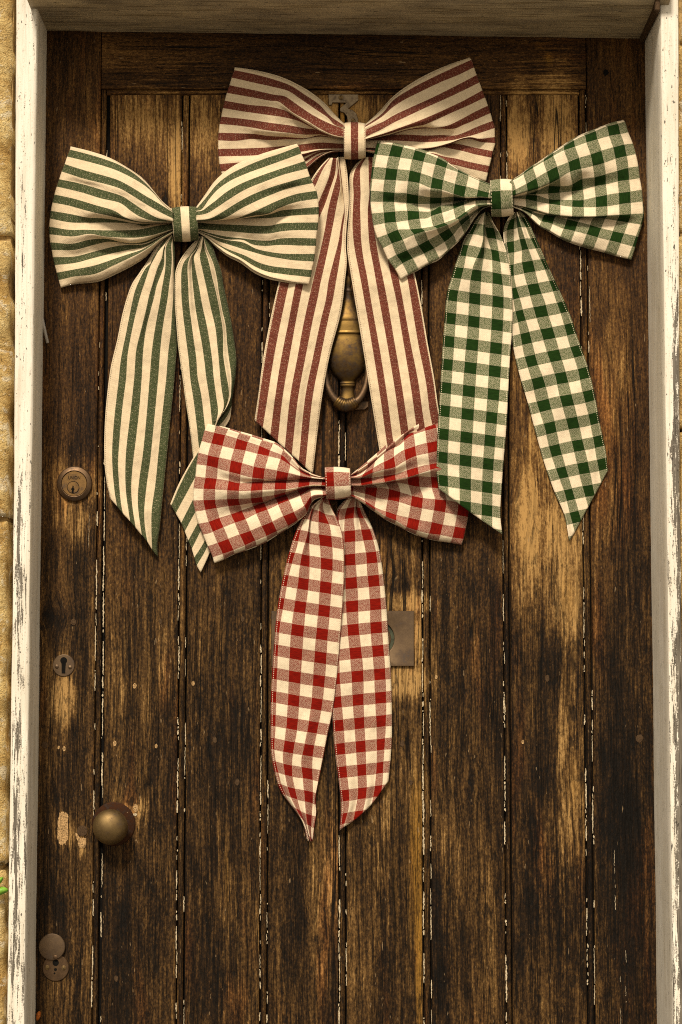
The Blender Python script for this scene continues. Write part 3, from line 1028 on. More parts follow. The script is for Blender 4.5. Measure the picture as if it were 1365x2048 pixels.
obj("filler_patch", slab(rough_outline(126.5, 1657, 10.5, 31, 40, 3, 4, .10), -1, 1.5, .3), M['filler'], door, False)
obj("filler_patch", slab([(150.5, 1665.5), (155, 1667), (158, 1673), (163, 1676.5), (173, 1676.5), (173, 1690), (170, 1695), (160, 1695), (156.6, 1689), (157, 1683), (153, 1676)], -1, 1.6, .3), M['filler'], door, False)
obj("filler_patch", slab(rough_outline(272, 1616, 5, 8, 12, 9), -1, 1.5, .3), M['filler'], door, False)
obj("filler_patch", slab(rough_outline(271, 1629, 4, 3, 10, 10, 2, .3), -1, 1.7, .3), M['flake'], door, False)
obj("bore_plug", lathe(165, 1661.5, [(10.6, -1), (10.4, 1.6), (0, 2.2)], 22), M['plug'], door)
pl = None
for x, y, r, m in ((90, 1490, 7, 'plug'), (129, 1497.5, 3.8, 'filler'), (118, 1495, 2.6, 'filler'), (230, 1487, 4.2, 'filler'), (313, 1492, 3.4, 'filler'),
                   (321.5, 1243, 4, 'plug'), (147.5, 1244, 6.6, 'plug'), (270, 1372, 4.2, 'filler'), (387, 1367, 3.8, 'filler'), (387, 1236, 3.0, 'plug'), (486, 1238, 4.5, 'plug'),
                   (1279, 1477, 8.5, 'plug'), (805, 1487, 5, 'plug'), (822, 1565, 4.2, 'plug'), (475, 1564, 5, 'plug'), (873, 1354, 3.4, 'filler'), (1046, 1484, 3.0, 'filler'), (1095, 1357, 5, 'plug'), (1212, 145, 6.5, 'black'),
                   (430, 1480, 5, 'plug'), (640, 1760, 3, 'plug'), (233, 1957, 4.5, 'plug')):
    obj("nail_plug", slab(rough_outline(x, y, r * .85, r * (1.0 if r > 6 else 1.35), 12, int(x + y), 2, .1), -1, 1.45, .25), M[m], door, False)

# ------------------------------------------------------------------ painted door frame
frame = empty("door_frame", (0, -0.05, DOOR_BOTTOM), "cream painted wooden door frame with flaking paint around the brown door", "door frame")
FZT = ZW(-160)


def slant(z, side):
    """the outer edges are not plumb: they stand wider towards the top"""
    z1 = ZW(1000)
    q = max(0.0, z - z1) / (ZW(0) - z1)
    return (-8.5 * S * q) if side < 0 else (11.5 * S * q)


def jamb(name, x_in, x_out, d_front, side):
    """upright: inner face meets the door at photo x = x_in (taken at y 1800)"""
    dm = d_front * S
    xi = W(x_in, 1800, 0).x
    xo = W(x_out, 1000, d_front).x
    xspan = abs(xo - xi)
    prof = []
    sg = 1 if xo > xi else -1
    w = abs(xo - xi)
    nside = 7
    prof += [(xi, 0.02 + 0.0)]
    pts = [(xi, 0.03), (xi, 0.0)] + [(xi, -dm * t) for t in np.linspace(0.12, 0.955, nside)]
    pts += [(xi + sg * .0012, -dm + .0012), (xi + sg * .0035, -dm)]
    pts += [(xi + sg * t, -dm) for t in np.linspace(.007, w - .003, 6)]
    pts += [(xi + sg * (w - .001), -dm + .0012), (xi + sg * w, -dm + .005), (xi + sg * w, 0.03)]
    zs = list(np.linspace(FZT, ZW(2080), 230)) + [DOOR_BOTTOM]
    bm = bmesh.new()
    rows = []
    for z in zs:
        row = []
        for i, (x, y) in enumerate(pts):
            k = .0006 * mnoise.noise((i * .3, z * 9, side * 7.0)) + .0003 * mnoise.noise((i * 2.0, z * 60, side * 3.0))
            fr = min(1.0, abs(x - xi) / w)
            row.append(bm.verts.new((x + k + fr * slant(z, side), y + k, z)))
        rows.append(row)
    for a, b in zip(rows[:-1], rows[1:]):
        for i in range(len(pts) - 1):
            bm.faces.new((a[i], b[i], b[i + 1], a[i + 1]))
    bm.faces.new(rows[0])
    bm.faces.new(rows[-1])
    bmesh.ops.recalc_face_normals(bm, faces=bm.faces)
    o = obj(name, bm, M['paint'], frame)
    # wear: R = how much has flaked, G = grime
    n = len(o.data.vertices)
    co = np.empty(n * 3, np.float32)
    o.data.vertices.foreach_get("co", co)
    co = co.reshape(-1, 3)
    z = co[:, 2]
    py = (ZW(0) - z) / (ZW(0) - ZW(2048)) * 2048
    front = (co[:, 1] < -dm * 0.97).astype(float)
    c = np.zeros((n, 4), np.float32)
    c[:, 3] = 1
    low = np.clip((py - 1000) / 1000, 0, 1)
    q = np.clip(np.abs(co[:, 0] - xi) / xspan, 0, 1)          # 0 at the inner arris, 1 at the stone
    if side < 0:
        c[:, 0] = np.where(front > 0, .31 + .08 * np.clip((py - 300) / 600, 0, 1) + .14 * np.exp(-((q - .62) / .2) ** 2) * np.clip(py / 800, 0, 1) + .13 * low ** .8, .20 + .14 * low)
        c[:, 1] = np.where(front > 0, .03, .10)
    else:
        c[:, 0] = np.where(front > 0, .33 + .30 * np.clip((q - .35) / .4, 0, 1) * np.clip((py - 150) / 600, 0, 1) + .10 * np.clip((py - 600) / 400, 0, 1) + .20 * low ** .7, .21 + .10 * np.clip((py - 500) / 800, 0, 1) + .07 * low)
        c[:, 1] = np.where(front > 0, .02, .12)
    at = o.data.attributes.new("wear", 'FLOAT_COLOR', 'POINT')
    at.data.foreach_set("color", c.ravel())
    sharp(o, 35)
    return o


JL, JR = 118, 172
jamb("jamb", 73.5, 27, JL, -1)
jamb("jamb", 1311.5, 1361.5, JR, 1)

# head of the frame: soffit sloping up to a rounded front edge
def head():
    prof = [(0.03, 60), (0.0, 60.5), (-0.02, 60), (-0.05, 59), (-0.08, 57.5), (-0.105, 55), (-0.120, 50), (-0.130, 42), (-0.134, 30), (-0.134, -150), (0.03, -150)]
    xs = np.linspace(XW(60), XW(1330), 120)
    bm = bmesh.new()
    rows = []
    for x in xs:
        tilt = (x - XW(60)) / (XW(1330) - XW(60)) * 17
        row = []
        for i, (y, pyv) in enumerate(prof):
            t = tilt if i < 9 else 0
            k = .0012 * mnoise.noise((x * 6, i * .5, 3.3)) + .0006 * mnoise.noise((x * 30, i * .9, 1.3))
            row.append(bm.verts.new((x, y, ZW(pyv + t) + k)))
        rows.append(row)
    for a, b in zip(rows[:-1], rows[1:]):
        for i in range(len(prof)):
            j = (i + 1) % len(prof)
            bm.faces.new((a[i], b[i], b[j], a[j]))
    bm.faces.new(rows[0])
    bm.faces.new(rows[-1])
    bmesh.ops.recalc_face_normals(bm, faces=bm.faces)
    o = obj("lintel", bm, M['painth'], frame)
    n = len(o.data.vertices)
    c = np.zeros((n, 4), np.float32)
    c[:, 3] = 1
    co = np.empty(n * 3, np.float32)
    o.data.vertices.foreach_get("co", co)
    co = co.reshape(-1, 3)
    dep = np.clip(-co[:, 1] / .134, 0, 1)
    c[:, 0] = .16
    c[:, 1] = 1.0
    at = o.data.attributes.new("wear", 'FLOAT_COLOR', 'POINT')
    at.data.foreach_set("color", c.ravel())
    return o


def mat_paint_h():
    m = M['paint'].copy()
    m.name = "grimy_lintel_paint"
    for nd in m.node_tree.nodes:
        if nd.type == 'MAPPING':
            s = nd.inputs['Scale'].default_value
            s[0], s[2] = s[2], s[0]
    return m


M['painth'] = mat_paint_h()
head()
# dark strip in the top right corner where head and jamb meet, and the black gap at the left
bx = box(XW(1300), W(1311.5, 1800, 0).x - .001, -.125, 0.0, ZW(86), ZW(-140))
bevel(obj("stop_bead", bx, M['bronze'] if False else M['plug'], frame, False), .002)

# ------------------------------------------------------------------ stone wall on both sides
wall = empty("stone_wall", (0, -0.1, DOOR_BOTTOM), "rough golden limestone wall either side of the cream door frame", "wall")


def stone(x0, x1, z0, z1, y, seed, depth=.14, side=0):
    g = .012
    nx, nz = max(4, int((x1 - x0) / .007)), max(6, int((z1 - z0) / .006))
    nx, nz = min(nx, 34), min(nz, 90)
    bm = bmesh.new()
    grid = []
    for j in range(nz + 1):
        row = []
        for i in range(nx + 1):
            u, v = i / nx, j / nz
            z = z0 + (z1 - z0) * v
            x = x0 + (x1 - x0) * u + (slant(z, side) if side else 0)
            e = min(u * (x1 - x0), (1 - u) * (x1 - x0), v * (z1 - z0), (1 - v) * (z1 - z0))
            rnd = -.005 * max(0, 1 - e / .008) ** 2
            h = .006 * mnoise.fractal((x * 22 + seed, z * 22, seed), .8, 2.1, 6) + rnd
            jx = .004 * mnoise.noise((x * 30, z * 30, seed))
            row.append(bm.verts.new((x + jx, y - h, z + .004 * mnoise.noise((x * 30, z * 30, seed + 9)))))
        grid.append(row)
    for a, b in zip(grid[:-1], grid[1:]):
        for i in range(nx):
            bm.faces.new((a[i], a[i + 1], b[i + 1], b[i]))
    # sides going back
    loop = grid[0] + [r[-1] for r in grid[1:]] + list(reversed(grid[-1][:-1])) + [r[0] for r in reversed(grid[1:-1])]
    back = [bm.verts.new((v.co.x, y + depth, v.co.z)) for v in loop]
    n = len(loop)
    for i in range(n):
        j = (i + 1) % n
        bm.faces.new((loop[i], loop[j], back[j], back[i]))
    bmesh.ops.recalc_face_normals(bm, faces=bm.faces)
    return obj("stone", bm, M['stone'], wall)


ztop = ZW(-700)
yl = -(JL - 4) * S
xl1 = W(22, 1000, JL - 2).x
yr = -(JR - 6) * S
xr0 = W(1362, 1000, JR - 2).x
for sidei, (edges, xa, xb, yy) in enumerate((((2600, 1722, 1046, 500, -150, -700), xl1 - .34, xl1 - .002, yl), ((2600, 1900, 1330, 880, 505, 140, -150, -700), xr0, xr0 + .34, yr))):
    for k in range(len(edges) - 1):
        z0 = max(DOOR_BOTTOM, ZW(edges[k])) + .003
        z1 = ZW(edges[k + 1]) - .003
        q = random.uniform(.4, .6)
        if sidei == 0:
            stone(xa - .3, xa - .004, z0, z1, yy, 3.1 * k + 1)
            stone(xa, xb - random.uniform(0, .002), z0, z1, yy + random.uniform(-.004, .004), 5.7 * k + 2, side=-1)
        else:
            stone(xa + (0.004 if edges[k] < 200 else random.uniform(-.0005, .002)), xb, z0, z1, yy + random.uniform(-.003, .004), 4.3 * k + 40, side=1)
            stone(xb + .004, xb + .3, z0, z1, yy, 2.9 * k + 60)
for k in range(3):
    w = (xr0 - xl1) / 3
    stone(xl1 + k * w + .003, xl1 + (k + 1) * w - .003, ZW(-150) + .004, ztop, -.125, 80 + k * 7)
obj("mortar", box(xl1 - .66, xl1 - .006, yl + .008, .2, DOOR_BOTTOM, ztop - .01), M['mortar'], wall, False)
obj("mortar", box(xr0 + .006, xr0 + .66, yr + .008, .2, DOOR_BOTTOM, ztop - .01), M['mortar'], wall, False)

# pavement the door stands on (below the picture); it throws light back up as the street does
pv = obj("pavement", box(-60, 60, -60, .25, DOOR_BOTTOM - .1, DOOR_BOTTOM), M['paving'], None, False)
pv['kind'] = 'structure'
pv['label'] = "grey paving in front of the door"

# ------------------------------------------------------------------ fabric
def pchip(x, Y, xq):
    """monotone cubic along axis 0"""
    h = np.diff(x)
    dl = np.diff(Y, axis=0) / h.reshape(-1, *([1] * (Y.ndim - 1)))
    m = np.zeros_like(Y)
    if len(x) > 2:
        a, b = dl[:-1], dl[1:]
        hh = h.reshape(-1, *([1] * (Y.ndim - 1)))
        w1 = 2 * hh[1:] + hh[:-1]
        w2 = hh[1:] + 2 * hh[:-1]
        with np.errstate(divide='ignore', invalid='ignore'):
            mm = (w1 + w2) / (w1 / a + w2 / b)
        m[1:-1] = np.where(a * b > 0, np.nan_to_num(mm), 0)
    m[0], m[-1] = dl[0], dl[-1]
    i = np.clip(np.searchsorted(x, xq, side='right') - 1, 0, len(x) - 2)
    hq = h[i]
    u = (xq - x[i]) / hq
    sh = (-1, *([1] * (Y.ndim - 1)))
    u, hq = u.reshape(sh), hq.reshape(sh)
    return (2 * u**3 - 3 * u**2 + 1) * Y[i] + (u**3 - 2 * u**2 + u) * hq * m[i] + (-2 * u**3 + 3 * u**2) * Y[i + 1] + (u**3 - u**2) * hq * m[i + 1]


def smooth_s(A, k=5):
    ker = np.ones(k) / k
    P = np.pad(A, ((0, 0), (k // 2, k // 2)), mode='edge')
    return np.stack([np.convolve(r, ker, mode='valid') for r in P])


def sheet(isos, ts, signs, cell, ns, per, fold=.55, cap=20):
    """traced weave lines -> fine grid: positions, fold relief, woven coordinates"""
    C = np.stack([cr(p, ns) for p in isos])            # K, ns, 2
    Kn = len(isos)
    tan = np.gradient(C, axis=1)
    tan /= np.linalg.norm(tan, axis=2, keepdims=True) + 1e-9
    nrm = np.stack([-tan[..., 1], tan[..., 0]], -1)
    z = np.zeros((Kn, ns))
    for i in range(Kn - 1):
        dv = C[i + 1] - C[i]
        gap = np.abs(np.sum(dv * (nrm[i] + nrm[i + 1]) / 2, -1))
        h = cell * (ts[i + 1] - ts[i])
        z[i + 1] = z[i] + signs[i] * fold * np.sqrt(np.maximum(0, h * h - np.minimum(gap, h) ** 2))
    z -= z[:1] + (z[-1:] - z[:1]) * ((np.array(ts) - ts[0]) / (ts[-1] - ts[0]))[:, None]
    z = cap * np.tanh(z / cap)
    z = smooth_s(z, 7)
    tq = []
    for i in range(Kn - 1):
        m_ = max(2, int(round(per * max(.3, ts[i + 1] - ts[i]))))
        tq += list(np.linspace(ts[i], ts[i + 1], m_, endpoint=False))
    tq = np.array(tq + [ts[-1]])
    T = np.array(ts, float)
    XY = pchip(T, C, tq)
    Z = pchip(T, z, tq)
    arc = np.concatenate([np.zeros((len(tq), 1)), np.cumsum(np.linalg.norm(np.diff(XY, axis=1), axis=2), axis=1)], 1)
    return tq, XY, Z, arc


def wrinkle(px, py, amp, seed, sc=1 / 26.):
    out = np.zeros_like(px)
    it = np.nditer(px, flags=['multi_index'])
    f1, f2 = px.ravel(), py.ravel()
    o = np.array([mnoise.noise((a * sc, b * sc, seed)) + .5 * mnoise.noise((a * sc * 2.3, b * sc * 2.3, seed + 4)) for a, b in zip(f1, f2)])
    return amp * o.reshape(px.shape)


def grid_mesh(name, Pw, U, V, E, mat, parent, thick=1.3, extra=None):
    nr, nc = Pw.shape[:2]
    me = bpy.data.meshes.new(name)
    idx = np.arange(nr * nc).reshape(nr, nc)
    q = np.stack([idx[:-1, :-1], idx[1:, :-1], idx[1:, 1:], idx[:-1, 1:]], -1).reshape(-1, 4)
    verts = Pw.reshape(-1, 3)
    uu, vv, ee = U.ravel(), V.ravel(), E.ravel()
    if extra:
        for (P2, U2, V2, E2) in extra:
            b = len(verts)
            r2, c2 = P2.shape[:2]
            id2 = np.arange(r2 * c2).reshape(r2, c2) + b
            q = np.concatenate([q, np.stack([id2[:-1, :-1], id2[1:, :-1], id2[1:, 1:], id2[:-1, 1:]], -1).reshape(-1, 4)])
            verts = np.concatenate([verts, P2.reshape(-1, 3)])
            uu, vv, ee = np.concatenate([uu, U2.ravel()]), np.concatenate([vv, V2.ravel()]), np.concatenate([ee, E2.ravel()])
    me.from_pydata(verts.tolist(), [], q.tolist())
    li = np.empty(len(me.loops), np.int32)
    me.loops.foreach_get("vertex_index", li)
    l1 = me.uv_layers.new(name="UVMap")
    l1.data.foreach_set("uv", np.stack([uu[li], vv[li]], -1).astype(np.float32).ravel())
    l2 = me.uv_layers.new(name="hem")
    l2.data.foreach_set("uv", np.stack([ee[li], ee[li] * 0], -1).astype(np.float32).ravel())
    me.update()
    o = obj(name, me, mat, parent)
    m = o.modifiers.new("thickness", 'SOLIDIFY')
    m.thickness = thick * S
    m.offset = 0
    m.use_even_offset = False
    return o


def P_(crop, scale, pts):
    return [(crop[0] + x / scale, crop[1] + y / scale) for x, y in pts]


def loop(parent, mat, isos, ts, signs, cell, front, back, puff, first_out, voff=(0, 0), seed=1.0, boff=3.0, toff=2.0, fold=.85, cap=26, wr=2.0):
    """one side of a bow. isos run from the outer end to the knot when first_out.
    front/back: depth at (outer, middle, knot); voff: phase of the cross pattern at the top and bottom edge"""
    if not first_out:
        isos = [list(reversed(p)) for p in isos]
    ns = 64
    per = 4 if cell < 20 else 6
    tq, XY, Z, arc = sheet(isos, ts, signs, cell, ns, per, fold, cap)
    s = np.linspace(0, 1, ns)
    tau = (tq - tq[0]) / (tq[-1] - tq[0])
    q3 = lambda v: np.interp(s, [0, .5, 1], v) if len(v) == 3 else np.interp(s, np.linspace(0, 1, len(v)), v)
    base, bk, pf = q3(front), q3(back), q3(puff)
    shape = np.clip(1 - (2 * tau - 1) ** 2, 0, 1) ** .75
    env = np.clip(s / .10, 0.15, 1)                     # folds die out at the stitched outer end
    dep = base[None, :] + pf[None, :] * shape[:, None] + Z * (env * (.65 + .35 * s + .40 * np.sin(np.pi * s)))[None, :]
    wx = wrinkle(XY[..., 0], XY[..., 1], 1.0, seed)
    dep = dep + wr * wx * (np.sin(np.pi * np.clip(s, 0, 1)) ** .5)[None, :] * (shape ** .5)[:, None]
    dep = np.maximum(dep, bk[None, :] + 2.0)
    U = np.repeat(tq[:, None], ns, 1)
    vo = voff[0] + (voff[1] - voff[0]) * tau
    V = arc / cell - vo[:, None]
    pk = np.array([mnoise.noise((t_ * 1.05, seed * 3.3, 0.0)) + .6 * mnoise.noise((t_ * 2.3, seed * 5.1, 2.0)) for t_ in tq])
    cre = np.array([[mnoise.noise((t_ * .55 + seed, s_ * 7.0, seed)) for s_ in s] for t_ in tq])
    dep = dep + 5.0 * pk[:, None] * (np.clip((s - .25) / .75, 0, 1) ** 1.4)[None, :] * (shape ** .4)[:, None] + 2.2 * np.abs(cre) * (shape ** .6)[:, None] * np.clip(s / .2, 0, 1)[None, :]
    dep = np.maximum(dep, bk[None, :] + 2.0)
    F = Wn(XY[..., 0], XY[..., 1], dep)
    # back layer, seen as a second edge above and below
    nb = 22
    sb = np.linspace(0, ns - 1, nb).round().astype(int)
    B2 = XY[:, sb].copy()
    edge_dir = (XY[-1] - XY[0])
    edge_dir = edge_dir / (np.linalg.norm(edge_dir, axis=1, keepdims=True) + 1e-9)
    sl = s[sb]
    bump = np.sin(np.pi * np.clip(sl, 0, 1)) ** .8
    mv = (boff * tau ** 3)[:, None] - (toff * (1 - tau) ** 3)[:, None]
    B2 += edge_dir[sb][None] * (mv * bump[None, :])[..., None]
    bd = np.repeat(bk[sb][None, :], len(tq), 0) + (3.5 * np.abs(2 * tau - 1) ** 2)[:, None] * bump[None, :] * .5
    Bk = Wn(B2[..., 0], B2[..., 1], bd)
    # rounded outer fold
    out = XY[:, 0] - XY[:, 3]
    out /= np.linalg.norm(out, axis=1, keepdims=True) + 1e-9
    wrap = []
    for a in (30, 60, 90, 120, 150):
        k = (1 - math.cos(R(a))) / 2
        xy = XY[:, 0] + out * (1.6 * math.sin(R(a)))
        dd = dep[:, 0] * (1 - k) + bd[:, 0] * k
        wrap.append(Wn(xy[:, 0], xy[:, 1], dd))
    Pw = np.concatenate([F[:, ::-1]] + [w_[:, None] for w_ in wrap] + [Bk], 1)
    Vv = np.concatenate([V[:, ::-1]] + [(V[:, 0] - .06 * (i + 1))[:, None] for i in range(5)] + [-V[:, sb] - .4 - 2 * vo[:, None]], 1)
    Uu = np.repeat(tq[:, None], Pw.shape[1], 1)
    E = np.full(Uu.shape, 50.0)
    return grid_mesh("loop", Pw, Uu, Vv, E, mat, parent, 1.6)


def tail(parent, mat, isos, ts, signs, cell, depth, yref=None, seed=1.0, fold=.75, cap=17, wr=1.8, hem=True, extra=None, curl=None, ns=130):
    per = 4 if cell < 20 else 6
    tq, XY, Z, arc = sheet(isos, ts, signs, cell, ns, per, fold, cap)
    tau = (tq - tq[0]) / (tq[-1] - tq[0])
    y = XY[..., 1]
    base = np.interp(y, [d[0] for d in depth], [d[1] for d in depth])
    s = np.linspace(0, 1, ns)
    dep = base + Z * 1.0 + wr * wrinkle(XY[..., 0], y, 1.0, seed, 1 / 42.)
    dep += 2.2 * (np.clip(1 - (2 * tau - 1) ** 2, 0, 1) ** .6)[:, None] * np.clip(s / .25, 0, 1)[None, :]
    if curl is not None:
        dep += curl(XY[..., 0], y)
    pk = np.array([mnoise.noise((t_ * 1.2, seed * 3.3, 0.0)) + .5 * mnoise.noise((t_ * 2.6, seed * 5.1, 2.0)) for t_ in tq])
    dep = dep + 5.0 * pk[:, None] * (np.clip(1 - s / .45, 0, 1) ** 1.3)[None, :]
    cre = np.array([[mnoise.noise((t_ * .30 + seed, s_ * 11.0, seed)) for s_ in s] for t_ in tq])
    dep = dep + 1.6 * np.abs(cre)
    dep = np.maximum(dep, 2.0)
    V = arc / cell
    if yref is not None:
        for i in range(len(tq)):
            yr_ = yref[0] + (yref[1] - yref[0]) * tau[i]
            V[i] -= np.interp(yr_, y[i], arc[i]) / cell
    U = np.repeat(tq[:, None], ns, 1)
    # distance to the two long edges and to the cut end
    el = np.linalg.norm(XY - XY[:1], axis=2)
    er = np.linalg.norm(XY - XY[-1:], axis=2)
    E = np.minimum(el, er) if hem else np.full(U.shape, 50.)
    if hem:
        wid = np.linalg.norm(XY[-1] - XY[0], axis=1)
        E = np.where(np.minimum(el, er) < 8, np.minimum(el, er), 50)
    return grid_mesh("tail", Wn(XY[..., 0], XY[..., 1], dep), U, V, E, mat, parent, 1.5,
                     extra)


def patch(isos, ts, cell, depth, ns=50, per=4):
    tq, XY, Z, arc = sheet(isos, ts, [0] * (len(ts) - 1), cell, ns, per)
    dep = depth(XY[..., 0], XY[..., 1]) if callable(depth) else np.full(XY.shape[:2], float(depth))
    return Wn(XY[..., 0], XY[..., 1], dep), np.repeat(tq[:, None], ns, 1), arc / cell, np.full(arc.shape, 50.)


def knot(parent, mat, quad, U0, U1, V0, V1, base=12, peak=34, seed=0):
    (ax, ay), (bx_, by), (cx, cy), (dx, dy) = quad           # tl, tr, br, bl
    nu, nv = 18, 30
    P = np.zeros((nv, nu, 3))
    U = np.zeros((nv, nu))
    V = np.zeros((nv, nu))
    for j in range(nv):
        a = -100 + 200 * j / (nv - 1)
        vv = (math.sin(R(max(-90, min(90, a)))) + 1) / 2
        d = base + peak * max(-.55, math.cos(R(a))) ** (1 if abs(a) > 90 else .8) if abs(a) <= 90 else base - peak * .5 * (abs(a) - 90) / 10
        for i in range(nu):
            u = i / (nu - 1)
            x = (ax * (1 - u) + bx_ * u) * (1 - vv) + (dx * (1 - u) + cx * u) * vv
            y = (ay * (1 - u) + by * u) * (1 - vv) + (dy * (1 - u) + cy * u) * vv
            y += 2.2 * math.sin(math.pi * u) * (1 if vv > .5 else -1) * (1 - 2 * min(vv, 1 - vv))
            dd = d + 2.0 * math.sin(math.pi * u) ** .5 + 1.2 * mnoise.noise((x * .08, y * .08, seed))
            P[j, i] = W(x, y, dd)
            U[j, i] = U0 + (U1 - U0) * u
            V[j, i] = V0 + (V1 - V0) * (j / (nv - 1))
    edge = np.repeat(np.minimum(np.arange(nu), nu - 1 - np.arange(nu))[None, :] * 3.0, nv, 0) + 1.0
    return grid_mesh("knot", P, U, V, edge, mat, parent, 2.2)


GRP = "fabric bows hung on the door"
TS = [-.4] + [float(i) for i in range(18)]      # stripes: top edge, then 18 colour changes


def S_(txt):
    return [{'+': 1, '-': -1, '0': 0}[c] for c in txt]


# ---- bow 1: red stripes, topmost and hindmost
b1 = empty("fabric_bow", W(710, 280, 5), "red and cream striped bow at the top of the door, under the number 3", "bow", GRP)
c = (430, 110)
isoC = [P_(c, 5, p) for p in [
    [(210, 125), (400, 160), (640, 225), (820, 305), (980, 400), (1100, 495), (1200, 600), (1300, 695)],
    [(205, 155), (400, 195), (600, 250), (760, 310), (900, 400), (1040, 495), (1150, 610), (1300, 713)],
    [(180, 230), (400, 280), (600, 325), (740, 365), (860, 445), (1000, 540), (1130, 630), (1200, 700), (1300, 728)],
    [(158, 305), (400, 355), (600, 400), (700, 415), (820, 495), (960, 590), (1100, 665), (1300, 747)],
    [(132, 382), (400, 430), (560, 460), (640, 468), (780, 575), (940, 668), (1080, 755), (1200, 805), (1300, 822)],
    [(110, 460), (350, 500), (560, 520), (720, 560), (800, 605), (940, 692), (1080, 768), (1200, 812), (1300, 828)],
    [(92, 535), (350, 575), (560, 605), (700, 625), (830, 655), (950, 710), (1080, 776), (1200, 817), (1300, 831)],
    [(75, 618), (330, 645), (560, 680), (750, 705), (900, 732), (1020, 745), (1110, 788), (1200, 821), (1300, 833)],
    [(60, 692), (300, 715), (500, 750), (700, 775), (900, 795), (1060, 792), (1130, 806), (1200, 824), (1300, 834)],
    [(50, 778), (300, 785), (420, 790), (520, 805), (700, 815), (900, 828), (1050, 803), (1150, 818), (1300, 836)],
    [(45, 855), (200, 860), (380, 840), (520, 850), (700, 843), (900, 838), (1050, 817), (1150, 824), (1300, 838)],
    [(45, 940), (300, 935), (520, 925), (740, 905), (900, 890), (1050, 875), (1300, 890)],
    [(50, 1015), (300, 1010), (520, 1000), (720, 990), (900, 965), (1050, 942), (1300, 940)],
    [(58, 1090), (250, 1075), (450, 1060), (700, 1030), (900, 985), (1050, 950), (1300, 944)],
    [(75, 1165), (250, 1150), (450, 1130), (700, 1080), (880, 1020), (1050, 956), (1300, 947)],
    [(95, 1240), (250, 1220), (450, 1190), (700, 1120), (880, 1050), (1050, 968), (1300, 950)],
    [(115, 1310), (280, 1280), (480, 1240), (700, 1160), (880, 1080), (1050, 982), (1300, 953)],
    [(130, 1370), (300, 1330), (500, 1280), (700, 1200), (880, 1110), (1050, 1000), (1300, 956)],
    [(150, 1430), (320, 1390), (520, 1330), (720, 1240), (900, 1140), (1060, 1012), (1180, 962), (1300, 960)],
]]
loop(b1, M['rstripe'], isoC, TS, S_('++0+-------++---++'), 15.2, (8, 14, 20), (4, 4, 8), (7, 13, 6), True, seed=1.1, boff=4, toff=3, cap=20)
c = (720, 100)
isoD = [P_(c, 4.875, p) for p in [
    [(40, 738), (200, 600), (300, 490), (440, 380), (640, 260), (840, 165), (1060, 78)],
    [(40, 752), (215, 627), (330, 492), (480, 392), (700, 275), (880, 190), (1080, 100)],
    [(40, 764), (215, 655), (330, 555), (440, 485), (600, 405), (800, 310), (960, 245), (1105, 175)],
    [(40, 788), (170, 725), (230, 700), (330, 640), (500, 560), (700, 470), (900, 370), (1130, 250)],
    [(40, 852), (200, 780), (330, 710), (480, 640), (650, 560), (820, 485), (980, 410), (1158, 322)],
    [(40, 872), (260, 805), (400, 755), (500, 720), (640, 665), (820, 585), (1000, 500), (1185, 400)],
    [(40, 876), (280, 815), (430, 768), (560, 738), (620, 728), (760, 672), (900, 610), (1050, 545), (1212, 468)],
    [(40, 878), (300, 818), (450, 774), (600, 750), (740, 755), (860, 735), (980, 680), (1110, 610), (1240, 548)],
    [(40, 880), (320, 822), (460, 780), (600, 765), (760, 762), (920, 765), (1020, 725), (1130, 680), (1265, 620)],
    [(40, 882), (340, 829), (500, 828), (640, 835), (800, 830), (920, 835), (1020, 805), (1130, 755), (1285, 695)],
    [(40, 886), (340, 885), (500, 893), (640, 900), (780, 895), (920, 880), (1020, 855), (1130, 825), (1305, 765)],
    [(40, 952), (340, 960), (560, 962), (720, 948), (880, 905), (1000, 862), (1080, 850), (1160, 865), (1308, 850)],
    [(40, 958), (340, 967), (560, 968), (720, 955), (880, 912), (1000, 870), (1080, 864), (1180, 895), (1310, 908)],
    [(40, 963), (340, 975), (560, 975), (700, 966), (850, 922), (900, 908), (1000, 925), (1130, 955), (1288, 985)],
    [(40, 968), (340, 985), (560, 985), (700, 972), (790, 948), (900, 966), (1000, 986), (1130, 1020), (1275, 1050)],
    [(40, 972), (340, 1000), (560, 1005), (720, 1010), (820, 1040), (940, 1060), (1060, 1090), (1255, 1130)],
    [(40, 976), (340, 1020), (560, 1060), (720, 1080), (820, 1100), (960, 1130), (1080, 1160), (1240, 1195)],
    [(40, 985), (340, 1050), (560, 1110), (720, 1140), (880, 1180), (1000, 1215), (1220, 1280)],
]]
loop(b1, M['rstripe'], isoD, TS[:18], S_('++++-----++--+++-'), 15.2, (8, 14, 20), (4, 4, 8), (8, 14, 6), False, seed=2.3, boff=2, toff=3, cap=20)
knot(b1, M['rstripe'], [(688, 247), (731.5, 248), (731.5, 315.5), (689, 316.5)], -.95, 2.0, 0, 6, 12, 34, 1)
